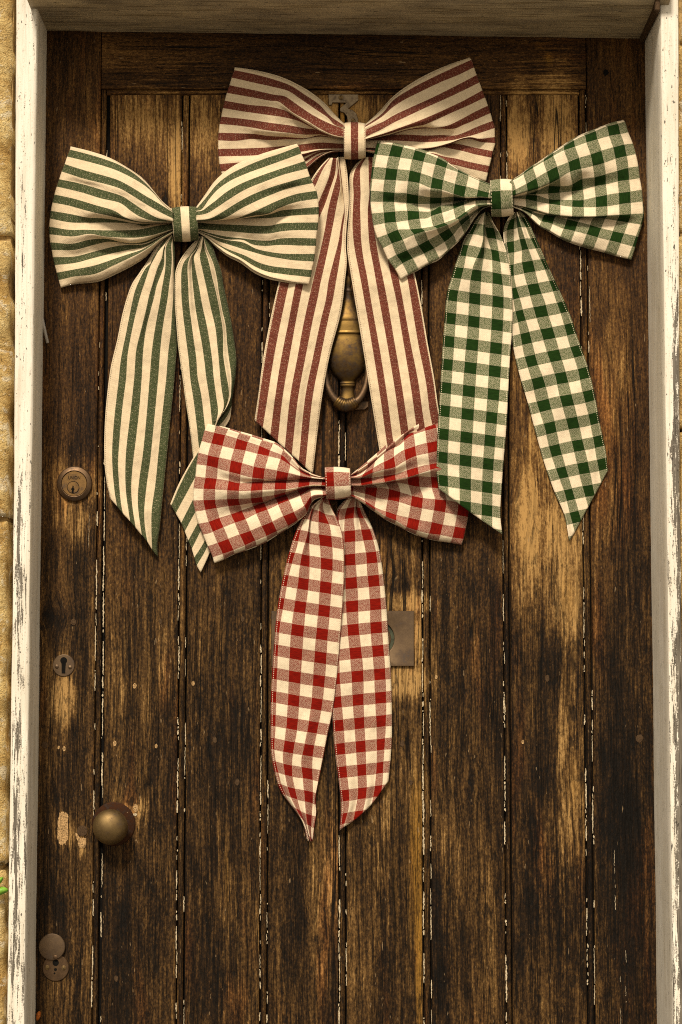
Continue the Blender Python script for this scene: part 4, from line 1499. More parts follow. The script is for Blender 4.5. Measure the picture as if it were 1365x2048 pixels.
RT1 = [
    [(658, 316), (640, 335), (620, 365), (605, 400), (590, 445), (575, 505), (559, 563), (541, 641), (526, 723), (518, 787), (510, 840)],
    [(660, 316), (642, 337), (623, 368), (608, 402), (593, 447), (577, 507), (561, 566), (545, 641), (532, 711), (522, 778), (513, 844)],
    [(662, 316), (647, 338), (634, 366), (620, 400), (606, 450), (592, 510), (578, 570), (562, 644), (548, 717), (537, 787), (526, 856)],
    [(666, 316), (658, 354), (646, 384), (637, 406), (620, 450), (605, 510), (591, 572), (578, 641), (563, 717), (551, 793), (541, 870)],
    [(673, 316), (671, 346), (661, 378), (650, 410), (639, 436), (633, 460), (620, 510), (606, 573), (592, 644), (579, 717), (566, 793), (556, 884)],
    [(674, 316), (676, 346), (667, 380), (658, 414), (650, 460), (641, 502), (630, 548), (618, 600), (609, 641), (595, 717), (581, 793), (570, 897)],
    [(675, 316), (680, 356), (681, 374), (675, 404), (668, 442), (660, 482), (652, 520), (642, 564), (635, 600), (626, 641), (611, 717), (597, 793), (584, 910)],
    [(677, 314), (682, 360), (685, 385), (688, 410), (688, 422), (684, 442), (677, 484), (668, 520), (658, 560), (652, 600), (642, 641), (626, 717), (611, 793), (598, 922)],
    [(679, 314), (684, 360), (688, 400), (690, 428), (686, 460), (684, 490), (679, 526), (672, 566), (666, 600), (657, 638), (641, 717), (626, 793), (611, 935)],
    [(690, 314), (694, 336), (697, 370), (698, 410), (694, 450), (692, 490), (694, 524), (690, 566), (685, 610), (679, 640), (660, 711), (644, 799), (626, 948)],
]
DRT = [(300, 8), (340, 10), (480, 14), (570, 24), (800, 24), (870, 12), (960, 9)]
tail(b1, M['rstripe'], RT1, [-.25, 0, 1, 2, 3, 4, 5, 6, 7, 8], S_('+++-++-0+'), 15.2, DRT, seed=3.1)
RT2 = [
    [(730, 314), (711, 331), (701, 348), (700, 380), (699, 420), (697, 450), (695, 475), (695, 500), (699, 530), (705, 567), (711, 605), (723, 676), (740, 781), (758, 893), (762, 915)],
    [(732, 314), (713, 336), (707, 358), (708, 390), (706, 430), (706, 460), (710, 498), (716, 530), (722, 560), (729, 600), (746, 699), (761, 793), (774, 884), (778, 905)],
    [(734, 314), (722, 336), (721, 360), (722, 386), (721, 414), (722, 450), (723, 480), (728, 520), (734, 550), (744, 610), (761, 705), (775, 793), (786, 875), (790, 898)],
    [(737, 314), (738, 360), (739, 386), (736, 420), (737, 460), (740, 494), (746, 526), (752, 560), (759, 600), (775, 688), (790, 778), (802, 863), (806, 890)],
    [(745, 314), (746, 350), (744, 380), (743, 410), (747, 446), (752, 480), (758, 516), (765, 550), (775, 600), (790, 688), (803, 764), (816, 852), (820, 882)],
    [(748, 314), (752, 360), (755, 400), (760, 440), (768, 480), (776, 520), (784, 560), (793, 600), (808, 688), (822, 773), (831, 837), (836, 874)],
    [(750, 314), (757, 360), (764, 400), (772, 440), (784, 490), (796, 547), (808, 611), (822, 688), (837, 764), (846, 828), (852, 866)],
    [(752, 314), (762, 360), (772, 400), (784, 440), (800, 495), (815, 556), (825, 617), (837, 688), (852, 764), (860, 825), (867, 858)],
    [(754, 314), (766, 360), (778, 400), (793, 440), (812, 495), (828, 553), (841, 617), (852, 682), (866, 758), (875, 819), (882, 850)],
    [(756, 314), (769, 360), (782, 400), (797, 440), (815, 495), (831, 553), (844, 617), (855, 682), (869, 758), (878, 819), (886, 848)],
]
tail(b1, M['rstripe'], RT2, [-1, 0, 1, 2, 3, 4, 5, 6, 7, 7.25], S_('+0+-++--+'), 15.2, DRT, seed=4.2)

# ---- bow 2: green stripes
b2 = empty("fabric_bow", W(370, 450, 5), "green and cream striped bow, one loop lying over the red striped bow", "bow", GRP)
c = (90, 280)
isoA = [P_(c, 5, p) for p in [
    [(270, 68), (450, 115), (650, 185), (820, 280), (980, 390), (1080, 500), (1180, 620), (1285, 708)],
    [(262, 100), (420, 140), (600, 195), (740, 250), (870, 325), (980, 412), (1090, 528), (1180, 635), (1285, 722)],
    [(235, 170), (400, 210), (600, 265), (740, 315), (880, 385), (1000, 460), (1090, 540), (1180, 642), (1285, 730)],
    [(210, 245), (400, 305), (600, 360), (740, 405), (880, 480), (1000, 555), (1120, 625), (1285, 728)],
    [(180, 320), (400, 390), (600, 440), (760, 490), (880, 560), (1000, 635), (1120, 705), (1285, 790)],
    [(155, 395), (350, 435), (560, 495), (780, 565), (880, 630), (1000, 710), (1120, 775), (1285, 814)],
    [(130, 470), (350, 520), (560, 585), (760, 635), (860, 710), (960, 772), (1080, 806), (1285, 818)],
    [(108, 548), (300, 590), (500, 650), (700, 710), (800, 772), (950, 812), (1100, 820), (1285, 820)],
    [(88, 628), (250, 660), (450, 715), (650, 757), (800, 792), (950, 820), (1100, 826), (1285, 822)],
    [(72, 710), (250, 740), (420, 772), (600, 782), (780, 807), (900, 830), (1100, 831), (1285, 824)],
    [(62, 788), (250, 825), (420, 828), (600, 826), (780, 828), (900, 840), (985, 864), (1100, 838), (1285, 826)],
    [(55, 868), (250, 900), (400, 900), (600, 905), (800, 905), (950, 896), (1100, 866), (1285, 835)],
    [(58, 945), (280, 965), (450, 940), (600, 965), (800, 978), (950, 975), (1100, 945), (1285, 888)],
    [(65, 1025), (280, 1035), (450, 995), (620, 985), (760, 1015), (880, 1028), (1000, 1010), (1130, 958), (1285, 895)],
    [(80, 1100), (300, 1098), (480, 1050), (640, 1015), (760, 1022), (900, 1037), (1010, 1025), (1130, 973), (1285, 900)],
    [(92, 1172), (300, 1165), (500, 1115), (700, 1065), (850, 1047), (1000, 1040), (1130, 983), (1285, 904)],
    [(110, 1250), (300, 1232), (500, 1180), (700, 1130), (850, 1098), (980, 1075), (1080, 1030), (1150, 985), (1285, 908)],
    [(130, 1325), (300, 1295), (500, 1255), (700, 1190), (850, 1140), (960, 1105), (1060, 1050), (1160, 982), (1285, 912)],
    [(150, 1400), (300, 1365), (500, 1340), (700, 1250), (850, 1180), (960, 1125), (1060, 1062), (1160, 988), (1285, 916)],
    [(172, 1475), (300, 1435), (540, 1400), (700, 1330), (870, 1245), (1000, 1165), (1080, 1090), (1180, 995), (1285, 930)],
]]
loop(b2, M['gstripe'], isoA, TS + [18.0], S_('+++0------++---+++-'), 15.2, (10, 18, 24), (5, 5, 10), (8, 16, 7), True, seed=5.5, boff=4, toff=1.5)
c = (370, 280)
isoB = [P_(c, 5, p) for p in [
    [(115, 672), (200, 560), (300, 425), (420, 320), (560, 235), (760, 155), (940, 95), (1110, 42)],
    [(115, 695), (215, 580), (320, 450), (430, 360), (580, 280), (780, 195), (960, 135), (1130, 70)],
    [(115, 712), (165, 702), (250, 590), (330, 500), (450, 415), (600, 345), (800, 270), (980, 205), (1155, 140)],
    [(115, 718), (175, 708), (235, 665), (320, 600), (420, 520), (560, 440), (760, 360), (960, 290), (1190, 215)],
    [(115, 755), (220, 735), (330, 670), (450, 590), (600, 500), (780, 425), (1000, 345), (1215, 290)],
    [(115, 802), (250, 785), (360, 730), (480, 655), (620, 575), (800, 495), (1020, 425), (1240, 365)],
    [(115, 806), (330, 797), (430, 765), (560, 690), (700, 620), (860, 550), (1050, 480), (1270, 435)],
    [(115, 808), (330, 802), (520, 778), (620, 745), (760, 685), (900, 620), (1100, 545), (1305, 510)],
    [(115, 810), (330, 806), (520, 784), (700, 752), (830, 735), (930, 685), (1100, 625), (1320, 588)],
    [(115, 812), (330, 809), (540, 786), (720, 760), (850, 738), (960, 703), (1100, 690), (1328, 670)],
    [(115, 814), (330, 804), (520, 788), (700, 784), (850, 780), (960, 770), (1100, 755), (1330, 745)],
    [(115, 828), (330, 842), (520, 850), (700, 858), (850, 858), (960, 835), (1100, 828), (1325, 825)],
    [(115, 886), (330, 905), (520, 920), (700, 935), (850, 935), (960, 915), (1100, 903), (1315, 903)],
    [(115, 893), (300, 945), (430, 970), (580, 985), (700, 1000), (850, 1005), (960, 985), (1100, 980), (1305, 985)],
    [(115, 896), (290, 955), (430, 992), (580, 996), (680, 1045), (800, 1060), (960, 1050), (1100, 1055), (1300, 1060)],
    [(115, 899), (280, 965), (430, 1003), (580, 1024), (720, 1090), (850, 1120), (960, 1135), (1100, 1140), (1290, 1140)],
    [(115, 902), (250, 970), (330, 1010), (480, 1060), (640, 1110), (800, 1155), (960, 1185), (1100, 1205), (1280, 1215)],
    [(115, 905), (230, 970), (330, 1040), (440, 1095), (600, 1155), (740, 1225), (860, 1260), (1020, 1280), (1260, 1300)],
    [(115, 908), (230, 975), (340, 1060), (440, 1120), (570, 1185), (700, 1265), (820, 1315), (1000, 1345), (1248, 1372)],
    [(115, 913), (220, 978), (320, 1062), (420, 1137), (560, 1205), (690, 1300), (820, 1360), (1000, 1405), (1230, 1445)],
]]
loop(b2, M['gstripe'], isoB, TS + [18.0], S_('++++------++---++++'), 15.2, (40, 32, 24), (33, 22, 10), (6, 14, 7), False, seed=6.5, boff=6, toff=3)
knot(b2, M['gstripe'], [(343.5, 417), (394.5, 415), (397.5, 479), (349, 482)], -.05, 3.0, 0, 6, 14, 36, 2)
GT1 = [
    [(343, 468), (317, 488), (297, 520), (281, 544), (265, 568), (255, 594), (245, 630), (235, 680), (223, 730), (219, 755), (212, 820), (209, 890), (210, 930), (214, 964), (221, 997)],
    [(343, 469), (323, 490), (304, 525), (293, 536), (281, 558), (271, 582), (263, 616), (253, 666), (243, 716), (238, 760), (229, 840), (225, 900), (226, 940), (230, 984), (235, 1013)],
    [(344, 469), (325, 492), (307, 515), (299, 537), (291, 562), (283, 586), (275, 616), (265, 660), (256, 710), (253, 755), (245, 820), (239, 890), (237, 926), (239, 966), (243, 1008), (247, 1028)],
    [(344, 470), (328, 495), (324, 516), (316, 534), (305, 570), (299, 590), (291, 626), (281, 666), (273, 700), (269, 755), (261, 830), (253, 900), (251, 950), (253, 990), (258, 1026), (261, 1043)],
    [(345, 470), (331, 498), (329, 530), (324, 546), (314, 572), (309, 594), (301, 624), (293, 656), (287, 700), (284, 755), (279, 820), (271, 890), (265, 940), (263, 980), (266, 1020), (272, 1056)],
    [(345, 470), (332, 490), (332, 510), (331, 538), (325, 574), (320, 606), (313, 644), (305, 696), (300, 755), (293, 840), (286, 910), (279, 960), (276, 1000), (279, 1036), (284, 1070)],
    [(346, 471), (343, 490), (344, 516), (343, 540), (339, 570), (335, 602), (328, 642), (322, 690), (317, 755), (309, 840), (301, 920), (294, 970), (289, 1020), (290, 1052), (295, 1083)],
    [(347, 471), (346, 495), (347, 525), (347, 555), (346, 600), (344, 630), (342, 666), (337, 704), (333, 755), (325, 830), (317, 910), (311, 970), (304, 1020), (303, 1060), (304, 1098)],
    [(348, 472), (349, 487), (350, 504), (350, 540), (350, 570), (350, 610), (352, 650), (354, 690), (352, 720), (349, 760), (340, 850), (332, 930), (325, 1000), (319, 1060), (315, 1090), (316, 1114)],
]
tail(b2, M['gstripe'], GT1, [-.9, 0, 1, 2, 3, 4, 5, 6, 7], S_('+++-+0--'), 15.2, [(450, 12), (500, 12), (700, 9), (960, 8), (1020, 12), (1120, 7)], seed=7.7)
GT2 = [
    [(402, 470), (379, 494), (365, 512), (353, 536), (349, 562), (349, 600), (352, 640), (356, 690), (360, 720), (365, 755), (371, 800), (379, 852), (386, 910), (388, 935)],
    [(403, 471), (391, 496), (381, 510), (369, 524), (364, 540), (363, 566), (364, 600), (368, 640), (373, 680), (378, 720), (381, 755), (389, 810), (395, 860), (398, 890), (402, 915)],
    [(404, 472), (392, 499), (382, 512), (376, 530), (377, 570), (379, 610), (383, 642), (388, 680), (393, 716), (396, 755), (403, 790), (409, 840), (413, 880), (416, 900)],
    [(404, 472), (393, 501), (386, 514), (384, 540), (387, 578), (392, 620), (398, 654), (404, 686), (409, 720), (413, 755), (420, 800), (424, 838), (427, 868), (428, 885)],
    [(405, 473), (395, 501), (389, 514), (391, 534), (398, 570), (405, 610), (413, 646), (420, 684), (425, 720), (428, 755), (433, 792), (437, 824), (434, 840), (431, 858)],
    [(406, 474), (403, 498), (400, 512), (405, 538), (413, 574), (423, 620), (431, 654), (435, 690), (438, 720), (441, 755), (444, 780), (448, 812), (443, 828), (431, 848)],
    [(407, 474), (409, 494), (417, 520), (425, 554), (433, 586), (441, 626), (446, 658), (447, 690), (447, 710), (454, 755), (458, 776), (458, 796), (449, 820), (430, 845)],
    [(408, 475), (415, 498), (427, 526), (434, 554), (438, 582), (445, 620), (452, 652), (455, 688), (458, 714), (463, 752), (463, 774), (461, 796), (451, 819), (429, 843)],
    [(411, 474), (423, 488), (433, 516), (443, 544), (448, 574), (455, 606), (463, 646), (469, 684), (473, 720), (471, 755), (467, 780), (463, 802), (452, 821), (428, 847)],
]
sliver = patch([[(464, 800), (453, 822), (440, 838), (424, 853)], [(463.5, 812), (456, 830), (444, 846), (432, 858)], [(463, 820), (460, 838), (452, 852), (445, 862)]],
               [0, 1, 1.8], 15.2, 5.0)
lower = patch([
    [(425, 862), (401, 894), (375, 936), (357, 970), (341, 1008)],
    [(430, 866), (403, 896), (377, 938), (359, 974), (343, 1011)],
    [(440, 880), (420, 915), (393, 952), (372, 990), (352, 1027)],
    [(450, 890), (430, 930), (400, 975), (381, 1010), (363, 1046)],
    [(455, 910), (435, 950), (403, 1005), (388, 1030), (370, 1063)],
    [(458, 925), (440, 970), (410, 1020), (395, 1048), (377, 1081)],
    [(460, 940), (445, 985), (415, 1035), (402, 1062), (384, 1098)],
    [(462, 950), (448, 1000), (422, 1050), (408, 1085), (389, 1115)],
    [(465, 960), (452, 1010), (428, 1060), (412, 1100), (394, 1131)],
    [(468, 970), (456, 1020), (436, 1065), (416, 1115), (402, 1145)]],
    [-.14, 0, 1, 2, 3, 4, 5, 6, 7, 8], 15.2, lambda x, y: 9.0 - .012 * (y - 900) + 3.0 * np.sin((x - 340) / 60.))
tail(b2, M['gstripe'], GT2, [-1.05, 0, 1, 2, 3, 4, 5, 6, 7], S_('0+-+0-+-'), 15.2, [(450, 12), (520, 15), (700, 11), (800, 12), (860, 13), (940, 5)], seed=8.8, extra=[sliver, lower])

# ---- bow 3: red gingham
b3 = empty("fabric_bow", W(677, 965, 5), "red and cream gingham checked bow hanging below the brass knocker, lowest of the bows", "bow", GRP)
c = (385, 840)
isoG = [P_(c, 5, p) for p in [
    [(165, 40), (300, 75), (470, 130), (600, 170), (720, 210), (850, 255), (930, 320), (1010, 395), (1090, 490), (1200, 545), (1345, 585)],
    [(135, 107), (210, 125), (325, 150), (445, 185), (570, 225), (690, 265), (800, 315), (900, 355), (985, 440), (1090, 512), (1200, 557), (1345, 588)],
    [(105, 215), (185, 235), (300, 262), (415, 290), (535, 310), (650, 340), (765, 365), (880, 395), (985, 460), (1090, 532), (1200, 573), (1345, 590)],
    [(72, 330), (150, 350), (265, 375), (380, 400), (495, 430), (615, 465), (735, 485), (850, 505), (965, 530), (1090, 560), (1200, 578), (1345, 592)],
    [(55, 445), (130, 455), (240, 480), (355, 515), (475, 545), (590, 575), (715, 590), (840, 598), (960, 595), (1090, 586), (1200, 582), (1345, 594)],
    [(42, 565), (115, 575), (235, 585), (355, 605), (470, 632), (590, 622), (715, 612), (835, 605), (960, 600), (1085, 590), (1200, 586), (1345, 596)],
    [(25, 685), (110, 690), (225, 695), (350, 705), (470, 710), (590, 710), (715, 700), (840, 695), (960, 690), (1085, 670), (1200, 650), (1345, 655)],
    [(22, 805), (100, 800), (220, 795), (335, 790), (455, 785), (580, 780), (700, 765), (830, 745), (960, 710), (1085, 680), (1200, 655), (1345, 660)],
    [(40, 915), (105, 905), (220, 885), (335, 865), (460, 850), (580, 830), (720, 815), (830, 775), (960, 735), (1085, 690), (1200, 660), (1345, 664)],
    [(72, 1035), (150, 1020), (250, 985), (365, 950), (490, 905), (600, 865), (710, 825), (835, 780), (945, 745), (1070, 705), (1190, 668), (1345, 667)],
    [(118, 1145), (180, 1130), (290, 1085), (400, 1040), (520, 1000), (630, 945), (750, 900), (860, 850), (970, 805), (1080, 755), (1190, 697), (1345, 695)],
    [(165, 1260), (230, 1235), (340, 1195), (455, 1150), (570, 1110), (690, 1060), (800, 1015), (910, 960), (1020, 915), (1115, 860), (1195, 760), (1345, 745)],
    [(215, 1370), (275, 1350), (390, 1310), (500, 1265), (620, 1210), (730, 1165), (845, 1110), (950, 1060), (1050, 1000), (1130, 940), (1205, 800), (1345, 752)],
    [(230, 1428), (300, 1400), (400, 1345), (520, 1300), (640, 1255), (760, 1195), (860, 1130), (960, 1070), (1060, 1005), (1140, 935), (1210, 805), (1345, 758)],
]]
TG = [-.6] + [float(i) for i in range(12)] + [11.6]
loop(b3, M['rgin'], isoG, TG, S_('-00--+---++--'), 23.6, (20, 26, 28), (14, 14, 14), (8, 13, 5), True, (.72, .80), 9.9, boff=3, toff=5, fold=.75)
c = (695, 820)
isoH = [P_(c, 5, p) for p in [
    [(15, 664), (130, 590), (240, 510), (340, 430), (440, 340), (530, 265), (620, 200), (740, 125), (830, 85), (905, 55), (1000, 15), (1070, -15)],
    [(15, 668), (130, 622), (240, 560), (340, 480), (440, 400), (520, 330), (620, 235), (720, 210), (800, 160), (900, 125), (1000, 95), (1085, 70)],
    [(15, 671), (110, 655), (210, 585), (320, 482), (415, 408), (520, 357), (620, 272), (735, 225), (840, 195), (900, 180), (1000, 165), (1105, 150)],
    [(15, 674), (110, 667), (215, 612), (330, 540), (440, 485), (550, 410), (655, 370), (770, 335), (890, 310), (1000, 290), (1120, 265)],
    [(15, 677), (130, 674), (230, 637), (350, 600), (470, 575), (570, 515), (690, 460), (830, 430), (900, 415), (1010, 400), (1135, 380)],
    [(15, 682), (130, 685), (240, 678), (365, 660), (490, 640), (605, 600), (725, 565), (840, 540), (900, 530), (1010, 515), (1150, 495)],
    [(15, 752), (140, 753), (250, 735), (380, 718), (500, 693), (620, 668), (740, 630), (850, 595), (900, 585), (1010, 600), (1160, 610)],
    [(15, 756), (150, 757), (260, 743), (380, 724), (500, 703), (580, 690), (690, 660), (810, 665), (900, 670), (1010, 695), (1165, 715)],
    [(15, 759), (150, 762), (260, 750), (380, 733), (460, 724), (560, 735), (680, 765), (800, 775), (900, 785), (1020, 810), (1175, 840)],
    [(15, 762), (110, 766), (220, 775), (340, 780), (460, 800), (570, 835), (680, 865), (790, 885), (910, 895), (1020, 905), (1120, 930), (1205, 955)],
    [(15, 800), (100, 820), (215, 850), (320, 885), (440, 905), (550, 930), (670, 970), (780, 990), (890, 1010), (1000, 1030), (1100, 1052), (1195, 1070)],
    [(15, 835), (100, 870), (190, 920), (300, 985), (410, 1020), (520, 1055), (640, 1080), (750, 1105), (850, 1120), (960, 1145), (1080, 1165), (1175, 1180)],
    [(15, 845), (95, 880), (180, 930), (290, 1000), (400, 1070), (500, 1110), (580, 1165), (700, 1205), (820, 1235), (930, 1250), (1050, 1275), (1150, 1290)],
    [(15, 850), (90, 887), (180, 945), (290, 1025), (370, 1082), (480, 1138), (580, 1192), (700, 1248), (810, 1283), (920, 1308), (1030, 1325), (1130, 1345)],
]]
TH_ = [-.6] + [float(i) for i in range(12)] + [11.55]
loop(b3, M['rgin'], isoH, TH_, S_('-+++-+--++++-'), 23.6, (14, 22, 28), (9, 11, 14), (8, 13, 5), False, (-.2, -.12), 10.4, boff=2, toff=9, fold=.75)
knot(b3, M['rgin'], [(650, 936), (700.5, 938), (703, 993), (653, 999)], .55, -1.02, 1.0, 4.6, 18, 36, 3)
RG1 = [
    [(648, 990), (640, 998), (619, 1016), (596, 1055), (580, 1101), (564, 1168), (554, 1229), (549, 1290), (543, 1384), (542, 1455), (543, 1502), (548, 1535), (561, 1580), (580, 1607), (605, 1642), (615, 1681)],
    [(649, 990), (642, 998), (622, 1017), (605, 1052), (595, 1092), (586, 1122), (578, 1153), (569, 1205), (561, 1250), (557, 1300), (553, 1406), (552, 1452), (550, 1504), (558, 1546), (568, 1580), (584, 1610), (606, 1644), (616, 1682)],
    [(650, 990), (644, 997), (627, 1013), (620, 1034), (616, 1064), (607, 1098), (602, 1119), (596, 1168), (589, 1214), (583, 1259), (580, 1300), (576, 1406), (573, 1452), (569, 1485), (566, 1513), (572, 1558), (580, 1589), (593, 1618), (609, 1648), (618, 1682)],
    [(651, 990), (646, 996), (634, 1007), (627, 1019), (620, 1049), (619, 1086), (620, 1122), (618, 1168), (613, 1211), (609, 1253), (605, 1310), (599, 1406), (595, 1458), (589, 1494), (585, 1522), (586, 1555), (592, 1583), (601, 1619), (612, 1650), (620, 1683)],
    [(652, 990), (648, 996), (641, 1007), (638, 1025), (638, 1067), (641, 1098), (642, 1141), (639, 1189), (636, 1232), (632, 1275), (628, 1330), (623, 1406), (615, 1461), (609, 1491), (603, 1522), (606, 1558), (609, 1589), (612, 1625), (616, 1653), (622, 1683)],
    [(653, 990), (650, 997), (646, 1010), (650, 1028), (660, 1052), (665, 1089), (666, 1135), (663, 1180), (660, 1229), (656, 1275), (652, 1340), (645, 1409), (636, 1458), (628, 1498), (625, 1528), (626, 1558), (626, 1601), (623, 1653), (624, 1682)],
    [(655, 988), (662, 1012), (677, 1043), (686, 1074), (689, 1122), (688, 1171), (685, 1220), (682, 1262), (675, 1349), (666, 1420), (655, 1472), (647, 1514), (637, 1564), (631, 1599), (633, 1623), (628, 1660), (626, 1681)],
]
tail(b3, M['rgin'], RG1, [.55, 1, 2, 3, 4, 5, 6.05], [1, 1, -1, 1, -1, 1], 23.4, [(980, 20), (1060, 24), (1250, 22), (1400, 13), (1600, 8), (1690, 5)], (1149, 1169), 11.7, fold=.5, cap=10)
RG2 = [
    [(704, 988), (685, 1006), (674, 1022), (672, 1067), (670, 1153), (668, 1244), (663, 1345), (666, 1437), (671, 1507), (678, 1560), (683, 1613), (680, 1661)],
    [(706, 988), (689, 1008), (679, 1025), (680, 1067), (681, 1153), (680, 1244), (680, 1345), (685, 1418), (688, 1452), (691, 1500), (695, 1549), (699, 1607), (688, 1654)],
    [(708, 988), (696, 1013), (691, 1028), (689, 1064), (690, 1113), (691, 1159), (692, 1205), (695, 1253), (703, 1345), (706, 1409), (709, 1446), (712, 1494), (715, 1543), (716, 1589), (707, 1642)],
    [(711, 988), (709, 1019), (708, 1040), (711, 1067), (711, 1110), (714, 1153), (717, 1202), (718, 1250), (727, 1340), (728, 1409), (730, 1458), (732, 1491), (733, 1540), (734, 1583), (726, 1626)],
    [(712, 988), (714, 1022), (720, 1043), (724, 1067), (732, 1104), (735, 1147), (740, 1202), (741, 1256), (748, 1339), (751, 1409), (753, 1449), (754, 1494), (753, 1540), (749, 1580), (744, 1608)],
    [(713, 988), (723, 1025), (735, 1049), (741, 1061), (752, 1101), (758, 1150), (762, 1199), (765, 1263), (771, 1339), (773, 1412), (772, 1455), (770, 1491), (767, 1534), (766, 1560), (764, 1581)],
    [(714, 988), (732, 1028), (747, 1061), (759, 1101), (767, 1153), (773, 1214), (777, 1275), (782, 1349), (784, 1420), (784, 1476), (780, 1534), (777, 1562)],
]
tail(b3, M['rgin'], RG2, [0, 1, 2, 3, 4, 5, 5.5], [1, -1, 1, -1, 1, -1], 23.4, [(980, 10), (1060, 8), (1250, 8), (1400, 8), (1600, 8), (1690, 6)], (1160, 1148), 12.3, fold=.5, cap=9)

# ---- bow 4: green gingham
b4 = empty("fabric_bow", W(1004, 395, 5), "dark green and cream gingham checked bow, one loop over the red striped bow", "bow", GRP)
c = (735, 270)
isoE = [P_(c, 5, p) for p in [
    [(115, 58), (250, 80), (400, 115), (600, 175), (760, 240), (840, 300), (960, 377), (1080, 432), (1240, 497)],
    [(108, 82), (250, 100), (380, 130), (500, 160), (620, 200), (740, 250), (830, 304), (960, 382), (1080, 437), (1240, 502)],
    [(80, 198), (230, 215), (460, 250), (580, 275), (700, 305), (820, 345), (930, 382), (1040, 427), (1150, 475), (1240, 510)],
    [(60, 318), (190, 330), (320, 345), (430, 355), (560, 390), (660, 425), (770, 455), (880, 490), (1010, 520), (1130, 555), (1240, 585)],
    [(48, 440), (170, 450), (290, 455), (400, 465), (520, 485), (630, 530), (750, 550), (850, 585), (980, 620), (1110, 617), (1240, 625)],
    [(40, 558), (150, 565), (270, 575), (380, 580), (500, 600), (620, 618), (740, 622), (850, 614), (980, 628), (1110, 625), (1240, 632)],
    [(40, 668), (150, 670), (270, 672), (390, 680), (500, 690), (610, 690), (730, 685), (860, 665), (970, 650), (1110, 638), (1240, 637)],
    [(55, 785), (160, 775), (280, 765), (400, 758), (510, 765), (640, 765), (740, 710), (860, 690), (970, 665), (1110, 643), (1240, 641)],
    [(72, 905), (170, 885), (290, 872), (410, 855), (530, 840), (600, 835), (640, 815), (750, 780), (870, 740), (980, 695), (1100, 657), (1240, 655)],
    [(108, 1025), (190, 995), (300, 950), (420, 945), (540, 935), (660, 915), (770, 880), (890, 835), (1000, 760), (1090, 710), (1240, 693)],
    [(165, 1130), (240, 1090), (340, 1055), (440, 1010), (550, 970), (660, 945), (770, 910), (880, 862), (1000, 780), (1090, 714), (1240, 696)],
    [(215, 1240), (285, 1200), (385, 1155), (490, 1110), (575, 1065), (680, 1010), (780, 950), (880, 890), (960, 830), (1060, 760), (1130, 717), (1240, 699)],
    [(285, 1335), (345, 1290), (445, 1240), (545, 1195), (640, 1150), (740, 1090), (840, 1020), (915, 930), (1000, 850), (1080, 775), (1150, 722), (1240, 703)],
    [(345, 1440), (410, 1400), (510, 1345), (610, 1285), (710, 1240), (800, 1155), (890, 1075), (975, 975), (1040, 875), (1100, 795), (1160, 732), (1240, 712)],
]]
TE = [-.25] + [float(i) for i in range(13)]
loop(b4, M['ggin'], isoE, TE, S_('++++--++++--+'), 23.6, (34, 28, 22), (28, 18, 8), (9, 14, 6), True, (1.2, .65), 13.1, boff=3, toff=2.5, fold=.75)
c = (1015, 230)
isoF = [P_(c, 5, p) for p in [
    [(25, 665), (130, 600), (240, 520), (340, 460), (440, 390), (540, 325), (700, 225), (860, 155), (980, 105), (1080, 70), (1150, 55)],
    [(25, 668), (130, 603), (240, 524), (340, 466), (440, 398), (540, 335), (640, 272), (750, 217), (860, 172), (980, 122), (1100, 90), (1165, 70)],
    [(25, 672), (120, 625), (220, 557), (330, 490), (430, 433), (545, 366), (655, 328), (770, 285), (890, 250), (1010, 215), (1120, 195), (1200, 178)],
    [(25, 775), (160, 705), (265, 645), (375, 580), (475, 525), (580, 485), (680, 440), (800, 405), (915, 365), (1035, 330), (1145, 300), (1245, 288)],
    [(25, 813), (180, 770), (300, 735), (410, 690), (510, 640), (605, 580), (710, 545), (820, 520), (940, 490), (1065, 445), (1185, 415), (1275, 395)],
    [(25, 818), (190, 790), (310, 750), (400, 708), (510, 708), (620, 703), (740, 640), (850, 625), (970, 595), (1090, 560), (1200, 530), (1300, 515)],
    [(25, 822), (190, 797), (300, 792), (410, 787), (510, 780), (640, 765), (750, 750), (865, 715), (990, 695), (1110, 665), (1220, 650), (1315, 635)],
    [(25, 826), (180, 802), (300, 808), (420, 845), (520, 848), (640, 852), (750, 852), (870, 825), (990, 800), (1115, 780), (1230, 765), (1335, 750)],
    [(25, 836), (180, 845), (300, 870), (410, 890), (520, 905), (640, 920), (750, 925), (880, 925), (1000, 915), (1120, 895), (1235, 880), (1345, 868)],
    [(25, 888), (170, 915), (280, 945), (390, 980), (510, 1000), (640, 1012), (750, 1015), (880, 1013), (1000, 1005), (1120, 998), (1240, 990), (1355, 985)],
    [(25, 892), (180, 928), (290, 965), (430, 1000), (580, 1018), (700, 1024), (840, 1025), (950, 1033), (1075, 1054), (1200, 1075), (1335, 1097)],
    [(25, 896), (180, 942), (300, 985), (450, 1010), (570, 1037), (690, 1065), (810, 1095), (930, 1130), (1050, 1160), (1170, 1185), (1300, 1215)],
    [(25, 900), (180, 958), (290, 1020), (330, 1060), (430, 1085), (550, 1135), (660, 1160), (780, 1190), (900, 1225), (1020, 1255), (1140, 1285), (1270, 1320)],
    [(25, 908), (170, 967), (250, 1040), (330, 1110), (420, 1155), (520, 1215), (630, 1265), (750, 1305), (870, 1340), (980, 1370), (1100, 1410), (1230, 1445)],
]]
loop(b4, M['ggin'], isoF, TE, S_('+++0--+++-+++'), 23.6, (12, 18, 22), (5, 5, 8), (8, 15, 6), False, (.5, 1.25), 14.1, boff=3, toff=2.5, fold=.75)
knot(b4, M['ggin'], [(980.5, 362), (1024, 360), (1027.5, 429), (983, 432)], .12, 2.0, .75, 4.0, 12, 36, 4)
